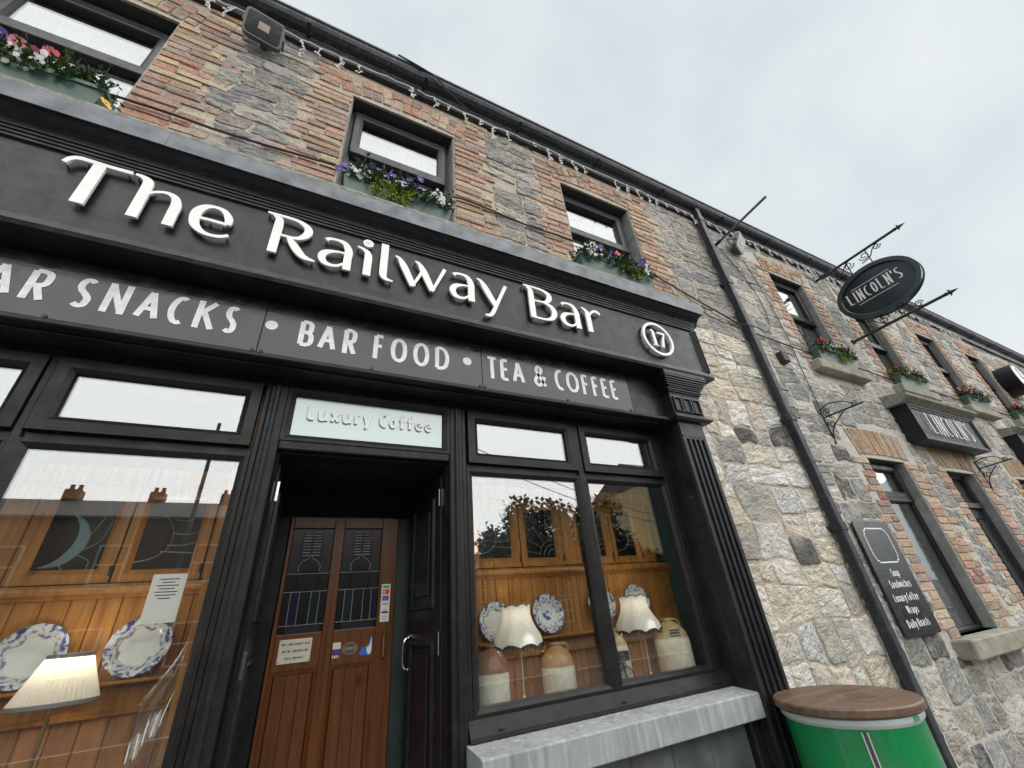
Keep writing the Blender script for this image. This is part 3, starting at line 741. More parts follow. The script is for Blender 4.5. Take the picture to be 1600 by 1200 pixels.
for i, poly in enumerate(ashlar((4.69, 21., .0, 6.72), (.22, .5), (.14, .30), rnd)):
    cx_ = sum(p[0] for p in poly) / len(poly); cz_ = sum(p[1] for p in poly) / len(poly); poly = keep_out(poly, lex)
    r = stone_shape(poly, .019, .010, i * 5 + 1, .04 if cx_ < 9 else .12) if poly else None
    if not r or shown(*r[2], r[3], 900) <= 0: continue
    t = rnd.choices('sgdplG', (2, 5, 2.2 if cz_ < 3.4 and cx_ < 7 else .4, 3, 3, 5))[0]
    st.append(r + (jcol(STONE[t], rnd, .15),))
lay(st, lin, 'stone', 'stone')

# ------------------------------------------------------------------ eaves (one run over both fronts)
def eaves(x0, x1, parent):
    v, f = xprism([(-.055, 6.57), (-.055, 6.90), (.05, 6.90), (.05, 6.57)], x0, x1); obj('fascia_board', v, f, 'fascia_board', parent)
    g = [(-.175, 6.885), (-.185, 6.87), (-.185, 6.845), (-.172, 6.835), (-.168, 6.80), (-.150, 6.765), (-.118, 6.735), (-.060, 6.72), (-.060, 6.735), (-.112, 6.75), (-.140, 6.777), (-.156, 6.81), (-.16, 6.875), (-.172, 6.892)]
    v, f = xprism(g, x0, x1); gt = obj('gutter', v, f, 'fascia_board', parent)
    x = x0 + .5
    while x < x1: obj('gutter_bracket', *box(x, x + .035, -.19, -.057, 6.712, 6.73, .003), 'fascia_board', gt); x += 1.15
    v, f = xprism([(-.10, 6.93), (4.2, 9.6), (4.2, 9.5), (-.08, 6.90)], x0, x1); obj('roof', v, f, 'slate', parent)
eaves(-4.6, 4.69, pub); eaves(4.69, 24, lin)

# ------------------------------------------------------------------ upper windows
def sash(rect, y, w, d, lip=.012):
    """mitred moulded sash"""
    return sweep_rect(*rect, [(0, y), (0, y + d), (w, y + d), (w, y + lip + .012), (w - .006, y + lip), (w - .020, y + .006), (w - .028, y)])
def upper_window(a, b, z0, z1, parent, rail, mat, yw=.14, gl='upper_glass', lint=True):
    w = obj('window', *sash((a + .012, b - .012, z0, z1 - .005), yw, .05, .07), mat, parent)
    fr = MB()
    fr.add(sash((a + .055, b - .055, rail, z1 - .045), yw - .025, .075, .06))
    fr.add(box(a + .055, b - .055, yw - .03, yw + .06, rail - .055, rail - .002, .006))
    fr.build('frame', mat, w)
    m = MB(); m.add(box(a + .125, b - .125, yw + .018, yw + .026, rail + .07, z1 - .115, 0)); m.build('pane', gl, w)
    m = MB(); m.add(box(a + .058, b - .058, yw + .03, yw + .038, z0 + .045, rail - .05, 0)); m.build('pane', gl, w)
    obj('reveal', *box(a + .0, a + .011, .012, yw + .1, z0, z1 - .03, .002), 'render_grey', w); obj('reveal', *box(b - .011, b - .0, .012, yw + .1, z0, z1 - .03, .002), 'render_grey', w)
    m = MB(); m.add(box(a - .02, b + .02, .02, yw + .2, z1 - .004, z1 + .05, .006)); m.build('lintel', 'oak_lintel', w)
    m = MB(); m.add(box(a - .0, b + .0, -.02, yw + .02, z0 - .05, z0 + .0, .006)); m.build('sill', 'render_grey', w)
    # gathered net curtain with a scalloped pelmet
    n = 60; v = []; f = []
    for k in range(n + 1):
        x = a + .06 + (b - a - .12) * k / n; yy = yw + .16 + .014 * math.sin(k * 1.25) + .006 * math.sin(k * 2.9)
        v += [(x, yy, z0 + .05), (x, yy, z1 - .12)]
    f = [(2 * k, 2 * k + 2, 2 * k + 3, 2 * k + 1) for k in range(n)]
    obj('net_curtain', v, f, 'lace', w, smooth=True)
    v = []; f = []
    for k in range(n + 1):
        x = a + .06 + (b - a - .12) * k / n; dz = .03 * abs(math.sin(k * .55)) + .008 * math.sin(k * 2.1)
        v += [(x, yw + .10 + .005 * math.sin(k * 1.3), z1 - .155 + dz), (x, yw + .10, z1 - .05)]
    f = [(2 * k, 2 * k + 2, 2 * k + 3, 2 * k + 1) for k in range(n)]
    obj('pelmet', v, f, 'dark_inside', w)
    return w
for a, b in UW: upper_window(a, b, UB, HEAD, pub, 5.48, 'grey_upvc')
for a, b in LW: upper_window(a, b, LB, LHEAD, lin, 5.30, 'frame_foil', .11, 'shop_glass')
for k, (a, b) in enumerate(LW):
    v, f = box(a - .16, b + .16, -.13, .06, LB - .17, LB - .02, .012); obj('window_sill', v, f, 'sandstone_sill', lin)
# rooms behind the upper windows
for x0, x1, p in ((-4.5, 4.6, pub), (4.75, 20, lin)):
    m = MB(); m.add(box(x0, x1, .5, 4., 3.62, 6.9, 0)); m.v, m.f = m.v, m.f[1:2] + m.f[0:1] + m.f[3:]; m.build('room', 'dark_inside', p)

# ground floor openings of the neighbour
for k, (a, b, c, d) in enumerate(LG):
    if k == 1:
        dr = obj('door', *sash((a + .01, b - .01, c + .02, d - .01), .12, .055, .07), 'black_paint', lin)
        m = MB(); m.add(box(a + .06, b - .06, .15, .19, .05, 2.42, .005))
        for xx in (a + .14, (a + b) / 2 + .05):
            m.add(sweep_rect(xx, xx + .33, .25, 1.0, [(0, .152), (.02, .135), (.04, .152)])); m.add(sweep_rect(xx, xx + .33, 1.15, 2.3, [(0, .152), (.02, .135), (.04, .152)]))
        m.build('leaf', 'black_paint', dr)
        m = MB(); m.add(box(a + .05, b - .05, .10, .2, 2.42, 2.50, .006)); m.build('transom', 'black_paint', dr)
        m = MB(); m.add(box(a + .06, b - .06, .165, .172, 2.5, d - .06, 0)); m.build('pane', 'shop_glass', dr)
        m = MB(); m.add(box(a - .02, b + .02, .02, .4, d - .004, d + .05, .006)); m.build('lintel', 'oak_lintel', dr)
        for s, xa in ((1, a), (-1, b)):
            v, f = box(min(xa, xa + s * .011), max(xa, xa + s * .011), .012, .2, c, d - .03, .002); obj('reveal', v, f, 'render_grey', dr)
    else:
        w = upper_window(a, b, c, d, lin, 2.50, 'frame_foil', .12, 'old_glass')
        v, f = box(a - .24, b + .24, -.16, .08, c - .18, c - .01, .015); obj('window_sill', v, f, 'sandstone_sill', lin)
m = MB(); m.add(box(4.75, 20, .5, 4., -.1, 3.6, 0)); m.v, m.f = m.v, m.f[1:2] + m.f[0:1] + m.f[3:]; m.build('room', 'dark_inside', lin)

# ================================================================== SHOPFRONT (parts of the pub)
YF = .05                                                     # face of the window frames
ZT = 2.891                                                   # soffit over the windows
# interior shell
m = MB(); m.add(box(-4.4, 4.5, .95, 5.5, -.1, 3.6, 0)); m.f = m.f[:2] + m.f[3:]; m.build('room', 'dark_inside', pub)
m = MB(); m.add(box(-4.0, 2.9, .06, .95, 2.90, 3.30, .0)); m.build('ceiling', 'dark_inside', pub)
# fascia, cornice, ledge, frieze
XL, XR = -4.4, 3.345
fa = obj('fascia', *box(XL, XR, -.235, .004, 3.395, 4.10, .004), 'black_paint', pub)
m = MB()
for k in range(4): m.add(xprism([(-.236, 3.975 + k * .022), (-.251 - k * .006, 3.980 + k * .022), (-.251 - k * .006, 3.994 + k * .022), (-.236, 3.998 + k * .022)], XL, XR + .002))
m.add(xprism([(-.236, 3.474), (-.252, 3.470), (-.256, 3.455), (-.248, 3.449), (-.272, 3.441), (-.276, 3.416), (-.268, 3.392), (-.236, 3.393)], XL, XR + .002))
for k in range(4): m.add(box(XR - .006 - k * .016 - .012, XR - .006 - k * .016, -.267 + k * .008, -.234, 3.476, 3.974, .003))
m.build('moulding', 'black_paint', fa)
m = MB(); m.add(xprism([(-.234, 4.046), (-.25, 4.052), (-.265, 4.085), (-.295, 4.118), (-.33, 4.134), (-.344, 4.138), (-.344, 4.152), (-.05, 4.18), (-.05, 4.046)], XL, 3.405))
co = m.build('cornice', 'black_paint', pub)
x = XL
for k, L in enumerate((1.9, 1.45, 1.7, 1.55, 1.25)):                     # lead flashing in lapped lengths
    e = min(x + L, 3.42); yo = .002 * (k % 2)
    pr = [(-.346 - yo, 4.142), (-.356 - yo, 4.140), (-.358 - yo, 4.262 + yo), (-.346 - yo, 4.275 + yo), (-.02, 4.31 + yo), (-.02, 4.29)]
    obj('flashing', *xprism(pr, x, e + .02), 'lead', co); x = e
v = []; f = []; n = 220                                                  # uneven mossy ledge on the lead
for k in range(n + 1):
    x = XL + (3.36 - XL) * k / n; q = mn.noise(Vector((x * 9, 3, 0))) * .010 + mn.noise(Vector((x * 31, 1, 0))) * .007
    v += [(x, -.335 + q * .5, 4.268), (x, -.322 + q, 4.343 + q * .8), (x, -.02, 4.36), (x, -.02, 4.25)]
f = [(4 * k + j, 4 * k + (j + 1) % 4, 4 * k + 4 + (j + 1) % 4, 4 * k + 4 + j) for k in range(n) for j in range(4)] + [(0, 1, 2, 3), (4 * n + 3, 4 * n + 2, 4 * n + 1, 4 * n)]
obj('mossy_ledge', v, f, 'mossy_stone', co, smooth=True)
fz = obj('frieze', *box(XL, 2.775, -.100, .004, 2.93, 3.394, .003), 'black_paint', pub)
m = MB(); m.add(xprism([(-.157, 2.973), (-.161, 2.966), (-.161, 2.950), (-.155, 2.944), (.05, 2.943), (.05, 2.951), (-.099, 2.975)], XL, 2.775)); m.build('lip', 'black_satin', fz)
obj('head_board', *box(XL, 2.775, YF + .0, YF + .06, 2.885, 2.944, .003), 'black_satin', fz)
# pilasters: fluted shaft, capital with stepped bands, dentils and square blocks, plinth
def pilaster(x0, name='pilaster'):
    x1 = x0 + .285
    p = obj(name, *box(x0, x1, -.17, .2, .28, 2.95, .004), 'black_paint', pub)
    # fluted face: ribs left standing between recessed channels
    n = 4; w = (x1 - x0 - .05) / n; m = MB()
    m.add(box(x0, x1, -.186, -.17, 2.80, 2.95, .003)); m.add(box(x0, x1, -.186, -.17, .28, .40, .003))
    e = x0
    for k in range(n + 1):
        a = x0 + .025 + k * w; r0 = (x0 if k == 0 else a - .012); r1 = (x1 if k == n else a + .012)
        m.add(box(r0, r1, -.186, -.17, .40, 2.80, .004))
    for k in range(n):                                                    # rounded flute heads
        a = x0 + .025 + k * w + .012; b = a + w - .024; c = (a + b) / 2; r = (b - a) / 2
        arc = [(c + r * math.cos(t), 2.765 + r * math.sin(t)) for t in [math.pi * j / 8 for j in range(9)]]
        m.add(zprism([(b, 2.802)] + [(a, 2.802)] + [(a, 2.765)] + arc[::-1][1:-1] + [(b, 2.765)], -.1855, -.17))
    m.build('fluting', 'black_paint', p)
    m = MB(); m.add(box(x0 - .03, x1 + .03, -.205, .2, -.05, .28, .006)); m.build('plinth', 'black_paint', p)
    cp = obj('capital', *box(x0 - .02, x1 + .06, -.20, .2, 2.985, 3.20, .004), 'black_paint', p)
    m = MB()
    m.add(sweep_y(x0 - .02, x1 + .06, [(-.20, 2.985), (-.225, 2.985), (-.242, 2.972), (-.242, 2.955), (-.215, 2.938), (-.19, 2.935)]))
    steps = [(-.205, 3.192, 3.207), (-.218, 3.209, 3.222), (-.228, 3.224, 3.240), (-.238, 3.262, 3.276), (-.248, 3.278, 3.292), (-.256, 3.294, 3.310), (-.266, 3.312, 3.330), (-.276, 3.332, 3.350), (-.276, 3.352, 3.3915)]
    for y, a, b in steps:
        d = -.20 - y; m.add(box(x0 - .02 - d, x1 + .06 + d, y, .1, a, b, .003))
    m.add(box(x0 - .04, x1 + .08, -.225, .1, 3.239, 3.263, .002))
    m.build('band', 'black_paint', p)
    m = MB(); xx = x0 - .035
    while xx < x1 + .07: m.add(box(xx, xx + .011, -.236, -.222, 3.242, 3.261, .002)); xx += .021
    tag(m.build('dentils', 'black_paint', p), kind='stuff')
    for k in range(3):                                                    # three square raised blocks
        a = x0 + .0 + k * .112; z0, z1 = 3.02, 3.165
        b = obj('block', *sweep_rect(a, a + .098, z0, z1, [(0, -.199), (0, -.214), (.012, -.216), (.018, -.202), (.018, -.199)]), 'black_paint', p)
    return p
def sweep_y(x0, x1, prof):
    """moulding wrapped round the front and both cheeks of a block; prof [(y,z)] y<0 is out from the wall"""
    base = prof[0][0]; v = []; n = len(prof)
    for y, z in prof:
        d = base - y; v += [(x0 - d, .15, z), (x0 - d, y, z), (x1 + d, y, z), (x1 + d, .15, z)]
    f = [(4 * i + k, 4 * i + k + 1, 4 * i + 5 + k, 4 * i + 4 + k) for i in range(n - 1) for k in range(3)]
    f += [(0, 1, 2, 3), (4 * n - 1, 4 * n - 2, 4 * n - 3, 4 * n - 4)]
    return v, f
PX = 2.775
pilaster(PX)

# window frames
def shop_bay(xa, xb, splits, name):
    """a fixed light below and a top-hung vent above for every split"""
    b = obj(name, *box(xa, xb, YF + .02, YF + .075, 2.452, 2.512, .004), 'frame_foil', pub)
    m = MB()
    for x0, x1 in splits:
        m.add(sash((x0, x1, 2.508, ZT - .004), YF - .012, .078, .07, .016))
        m.add(sweep_rect(x0 - .012, x1 + .012, 1.165, 2.470, [(0, YF + .004), (0, YF + .07), (.042, YF + .07), (.042, YF + .024), (.034, YF + .016), (.018, YF + .004)]))
    for (p0, p1), (q0, q1) in zip(splits, splits[1:]): m.add(box(p1 + .004, q0 - .004, YF + .0, YF + .072, 1.165, ZT - .002, .004))
    m.add(box(xa, splits[0][0] - .014, YF + .001, YF + .07, 1.08, ZT - .003, .005)); m.add(box(splits[-1][1] + .014, xb, YF + .001, YF + .07, 1.08, ZT - .003, .005))
    m.add(xprism([(YF - .004, 1.166), (YF - .010, 1.15), (YF - .030, 1.10), (YF - .034, 1.082), (YF + .07, 1.082), (YF + .07, 1.166)], xa, xb))
    m.build('frame', 'frame_foil', b)
    for x0, x1 in splits:
        v, f = box(x0 + .074, x1 - .074, YF + .022, YF + .03, 2.582, ZT - .078, 0); obj('pane', v, f, 'vent_glass', b)
        v, f = box(x0 + .026, x1 - .026, YF + .03, YF + .038, 1.203, 2.432, 0); obj('pane', v, f, 'shop_glass', b)
    return b
bayR = shop_bay(.905, PX + .003, [(.95, 1.825), (1.885, 2.685)], 'shop_window')
bayL = shop_bay(-2.35, -.255, [(-2.22, -1.205), (-1.165, -.298)], 'shop_window')
for x in (1.06, 1.85, 2.6):                                               # weep-hole covers on the bottom rail
    obj('weep_cap', *box(x, x + .03, YF - .034, YF - .018, 1.112, 1.122, .002), 'iron', bayR)
# door case
dc = obj('door_case', *box(-.255, -.165, YF - .015, .16, 0., ZT - .004, .006), 'black_satin', pub)
m = MB(); m.add(box(.818, .905, YF - .015, .16, 0., ZT - .004, .006)); m.add(box(-.232, -.205, YF - .03, YF - .012, 0, ZT - .005, .006)); m.add(box(.85, .875, YF - .03, YF - .012, 0, ZT - .005, .006))
m.build('post', 'black_satin', dc)
m = MB(); m.add(sash((-.165, .818, 2.555, ZT - .004), YF - .01, .045, .07, .014)); m.add(box(-.165, .818, YF - .004, YF + .12, 2.505, 2.557, .006)); m.build('fanlight_frame', 'black_satin', dc)
m = MB(); m.add(sweep_rect(-.165, .818, -.2, 2.505, [(0, YF + .03), (.016, YF + .022), (.016, YF + .11), (0, YF + .11)])); m.build('stop', 'black_satin', dc)
v, f = box(-.122, .775, YF + .02, YF + .028, 2.600, ZT - .05, 0); fg = obj('fanlight', v, f, 'ice_glass', dc)

# vestibule
m = MB(); m.add(box(-.24, -.17, .162, .9, 0, 2.9, .0)); m.add(box(.83, .9, .162, .9, 0, 2.9, .0)); m.add(box(-.17, .83, .162, .9, 2.47, 2.9, 0)); m.build('porch_lining', 'black_satin', pub)
obj('porch_back', *box(-.17, .83, .80, .88, 2.30, 2.47, .0), 'black_satin', pub)
m = MB(); obj('porch_jamb', *box(-.17, -.045, .77, .88, 0, 2.30, .003), 'black_satin', pub); obj('porch_jamb', *box(.66, .83, .77, .88, 0, 2.30, .003), 'porch_green', pub)
# sill and stall riser
sl_ = obj('shop_sill', *xprism([(YF, 1.079), (-.155, 1.060), (-.165, 1.052), (-.165, .935), (-.160, .930), (YF, .93)], .888, 2.828), 'sill_stone', pub)
st_ = obj('stall_riser', *box(.9, 2.78, -.035, .2, -.05, .932, 0), 'iron', pub)
tl = obj('tile', *box(0, .291, -.047, -.034, 0, .291, .003), 'tile_slate', st_)
first = True
for i in range(7):
    for j in range(4):
        t = tl if first else tl.copy()
        if not first: C.objects.link(t)
        first = False; t.location = (.905 + i * .294, 0, -.25 + j * .294); t.parent = st_
m = MB(); m.add(box(2.70, 2.776, -.1, -.036, .0, .93, .01)); m.build('corner_bead', 'black_paint', st_)
sl2 = obj('shop_sill', *xprism([(YF, 1.079), (-.155, 1.060), (-.165, 1.052), (-.165, .935), (-.160, .930), (YF, .93)], -2.4, -.255), 'sill_stone', pub)
obj('stall_riser', *box(-2.4, -.26, -.035, .2, -.05, .932, 0), 'slate', pub)
for z, h in ((1.63, .05), (1.02, .035), (.76, .06)):                       # bits of red paint left on the pilaster edge
    obj('paint_chip', *box(PX + .283, PX + .289, -.17, -.12, z, z + h, .002), 'tape_red', pub)

# ------------------------------------------------------------------ folded-back outer doors
def outer_door(hx, hy, ex, ey, label, handle):
    """a panelled leaf standing between hinge (hx,hy) and edge (ex,ey)"""
    d = empty('panelled_door', (hx, hy, .02), label, 'door')
    u = Vector((ex - hx, ey - hy, 0)); L = u.length; u.normalize(); nrm = Vector((-u.y, u.x, 0))
    if nrm.x * (.33 - hx) < 0: nrm = -nrm                                  # face into the porch
    def T(vf): return [tuple(Vector((hx, hy, 0)) + u * x + nrm * (-y) + Vector((0, 0, z))) for x, y, z in vf[0]], vf[1]
    m = MB(); m.add(T(box(0, L, 0, .045, .02, 2.46, .004))); m.build('leaf', 'black_paint', d)
    for a, b in ((.12, .62), (.78, 1.52), (1.68, 2.32)):
        m = MB(); m.add(T(sweep_rect(.09, L - .09, a, b, [(0, .0), (.006, -.014), (.022, -.016), (.034, -.004), (.034, .0)]))); m.add(T(box(.16, L - .16, -.012, .0, a + .07, b - .07, .008)))
        m.build('panel', 'black_paint', d)
    for z in (.3, 1.45, 2.25):
        m = MB(); m.add(T(box(.002, .012, -.012, .03, z, z + .11, .002)))
        for q in (.02, .045, .07, .095): m.add(T(tube([(.02, -.004, z + q), (.02, .004, z + q)], .006, 8)))
        m.build('hinge', 'chrome', d)
    if handle:
        x = L - .07; m = MB(); m.add(T(tube(catmull([(x, -.002, 1.37), (x, -.03, 1.38), (x, -.042, 1.41), (x, -.044, 1.455), (x, -.042, 1.50), (x, -.03, 1.53), (x, -.002, 1.54)], 4), [.007] * 25, 8)))
        m.add(T(tube([(x, -.001, 1.365), (x, -.012, 1.365)], .014, 12))); m.add(T(tube([(x, -.001, 1.545), (x, -.012, 1.545)], .014, 12))); m.build('handle', 'chrome', d)
        m = MB(); m.add(T(tube([(x, .0, 1.83), (x, -.01, 1.83)], .016, 12))); m.build('lock', 'chrome', d)
    return d
outer_door(-.135, .17, -.112, .70, 'black panelled door folded back on the left side of the porch', False)
outer_door(.80, .17, .735, .70, 'black panelled door with chrome pull handle folded back right of the porch', True)

# ------------------------------------------------------------------ inner pine door with leaded lights
idr = empty('pine_door', (.31, .75, 0), 'varnished pine inner door with leaded coloured glass in the porch', 'door')
Y0 = .75
m = MB()
for a, b in ((-.042, -.018), (.232, .297), (.549, .66)): m.add(box(a, b, Y0, Y0 + .045, .02, 2.298, .004))
for a, b in ((2.225, 2.298), (1.432, 1.612), (.02, .25)):
    for p, q in ((-.018, .232), (.297, .549)): m.add(box(p, q, Y0 + .001, Y0 + .045, a, b, .003))
m.build('frame', 'pine_door', idr)
for p, q in ((-.018, .232), (.297, .549)):
    for k in range(3):
        w = (q - p - .05) / 3; obj('board', *box(p + .025 + k * w, p + .025 + (k + 1) * w, Y0 + .012, Y0 + .03, .27, 1.41, .004), 'pine_door', idr)
    m = MB(); m.add(sweep_rect(p, q, .25, 1.432, [(0, Y0 + .004), (.02, Y0 + .014), (.026, Y0 + .03), (0, Y0 + .03)])); m.build('bead', 'pine_door', idr)
    # leaded light: an onion motif over rows of strips
    gl = obj('leaded_light', *box(p, q, Y0 + .02, Y0 + .026, 1.612, 2.225, 0), 'glass_dark', idr)
    W = q - p; c = (p + q) / 2
    xs = [p, p + .17 * W, p + .37 * W, p + .63 * W, p + .83 * W, q]
    for k in range(5): obj('strip', *box(xs[k] + .003, xs[k + 1] - .003, Y0 + .014, Y0 + .0195, 1.662, 1.838, .001), ('glass_dark', 'glass_blue', 'glass_dark', 'glass_green', 'glass_dark')[k if p < .1 else (k + 2) % 5], gl)
    for k in range(3): obj('strip', *box((p, c - .06, c + .06)[k] + .003, (c - .06, c + .06, q)[k] - .003, Y0 + .014, Y0 + .0195, 1.844, 1.94, .001), 'glass_dark', gl)
    obj('strip', *box(p + .04, q - .02, Y0 + .014, Y0 + .0195, 1.616, 1.656, .001), 'glass_lilac', gl)
    on = [(c - .058, 1.96), (c - .066, 1.99), (c - .045, 2.02), (c - .015, 2.035), (c, 2.06), (c + .015, 2.035), (c + .045, 2.02), (c + .066, 1.99), (c + .058, 1.96)]
    obj('onion', *zprism(on[::-1], Y0 + .014, Y0 + .0195), 'glass_dark', gl)
    m = MB(); rr_ = random.Random(3)
    for k in range(9):
        for s in (-1, 1):
            z = 2.05 + k * .018; m.add(box(c + s * .03 - .026, c + s * .03 + .024, Y0 + .010, Y0 + .0195, z, z + .0075 + rr_.uniform(0, .003), .002))
    tag(m.build('ripple', 'came', gl), kind='stuff')
    obj('side_light', *box(p + .004, c - .062, Y0 + .013, Y0 + .0195, 1.948, 2.22, .001), 'glass_lilac', gl); obj('side_light', *box(c + .062, q - .004, Y0 + .013, Y0 + .0195, 1.948, 2.22, .001), 'glass_lilac', gl)
    m = MB()
    for x in xs[1:-1]: m.add(box(x - .0025, x + .0025, Y0 + .011, Y0 + .02, 1.656, 1.842, .001))
    for z in (1.612, 1.658, 1.840, 1.943): m.add(box(p, q, Y0 + .0105, Y0 + .02, z, z + .005, .001))
    m.add(tube([(x, Y0 + .014, z) for x, z in on], .003, 5)); m.build('lead_came', 'came', gl)
m = MB(); m.add(tube([(.6, Y0 - .002, 1.44), (.6, Y0 - .035, 1.452), (.6, Y0 - .035, 1.592), (.6, Y0 - .002, 1.604)], .007, 8)); m.build('handle', 'brass', idr)

def flat(name, x0, x1, z0, z1, y, mat, parent=None, t=.002): return obj(name, *box(x0, x1, y - t, y, z0, z1, .0006), mat, parent)
nt_ = empty('door_notice', (.097, Y0, 1.53), 'cream plastic notice with three lines of black capitals on the pine door', 'notice')
flat('plate', .008, .182, 1.47, 1.59, Y0 - .0005, 'cream_plastic', nt_, .003)
m = MB()
for s, a, b, z in (('ONLY FOOD BOUGHT HERE', .02, .172, 1.558), ('MAY BE CONSUMED ON', .028, .162, 1.523), ('THESE PREMISES', .044, .146, 1.488)):
    t = text(s, a, b, z, z + .013, .0026, Y0 - .0042); m.v += [] ; m.add((t.v, t.f))
m.build('lettering', 'ink', nt_)
m = MB()
for x, z in ((.016, 1.583), (.174, 1.478), (.016, 1.478)): m.add(disc_y(x, z, .003, Y0 - .006, Y0 - .003, 8))
m.build('screw', 'screw', nt_)
cs = empty('card_sticker', (.597, Y0, 1.75), 'tall white payment card sticker with coloured logos on the pine door', 'sticker')
flat('backing', .570, .628, 1.64, 1.862, Y0 - .0005, 'paper', cs, .001)
for z, h, mt in ((1.838, .014, 'card_green'), (1.80, .03, 'card_red'), (1.762, .03, 'card_blue'), (1.688, .012, 'ink')): flat('logo', .578, .620, z, z + h, Y0 - .0018, mt, cs, .0006)
for k, z in enumerate((1.815, 1.777)):
    m = MB(); m.add(disc_y(.592, z, .010, Y0 - .0032, Y0 - .0026, 14)); m.build('logo', 'petal_yellow' if k == 0 else 'card_red', cs); m = MB(); m.add(disc_y(.606, z, .010, Y0 - .0042, Y0 - .0036, 14)); m.build('logo', 'card_red' if k == 0 else 'card_blue', cs)
t = text('VISA', .582, .618, 1.735, 1.75, .004, Y0 - .0022); t.build('lettering', 'card_blue', cs)
m = MB(); m.add(tube([(.599 + .012 * math.cos(a / 3), Y0 - .002, 1.662 + .009 * math.sin(a / 3)) for a in range(19)], .0012, 5, True)); m.add(tube([(.599 + .006 * math.cos(a / 3), Y0 - .002, 1.705 + .006 * math.sin(a / 3)) for a in range(19)], .0012, 5, True)); m.build('logo', 'ink', cs)
os_ = empty('oval_sticker', (.4, Y0, 1.51), 'worn oval gold sticker on the middle rail of the pine door', 'sticker')
obj('backing', *zprism([(.402 + .047 * math.cos(a * .2618), 1.512 + .034 * math.sin(a * .2618)) for a in range(24)], Y0 - .002, Y0 - .0005), 'ink', os_)
m = MB()
for r in (1, .8): m.add(tube([(.402 + .045 * r * math.cos(a * .2618), Y0 - .0025, 1.512 + .032 * r * math.sin(a * .2618)) for a in range(24)], .0012, 5, True))
t = text('CAFFREYS', .366, .438, 1.503, 1.521, .004, Y0 - .003); m.add((t.v, t.f)); m.build('lettering', 'gold_ink', os_)
fs = empty('fuel_sticker', (.33, Y0, 1.5), 'small torn white and purple sticker beside the oval sticker', 'sticker')
flat('backing', .302, .348, 1.515, 1.55, Y0 - .0005, 'cream_plastic', fs, .001); flat('backing', .304, .346, 1.487, 1.513, Y0 - .0005, 'petal_purple', fs, .001)
text('FUEL', .305, .345, 1.468, 1.484, .004, Y0 - .001).build('lettering', 'paper', fs)
tg = obj('torn_sticker', *zprism([(.462, 1.47), (.525, 1.465), (.535, 1.50), (.532, 1.565), (.522, 1.57), (.515, 1.535), (.50, 1.515), (.475, 1.51), (.462, 1.495)], Y0 - .002, Y0 - .0005), 'card_blue'); tag(tg, 'torn blue and white sticker at the right of the pine door rail', 'sticker')
m = MB(); m.add(zprism([(.508, 1.475), (.526, 1.47), (.532, 1.5), (.528, 1.56), (.518, 1.52), (.5, 1.505)], Y0 - .003, Y0 - .0022)); m.build('scrap', 'paper', tg)

# ================================================================== SIGNS
def L_(x, z, k=1.0071): return x * k, 1.6 + (z - 1.6) * k
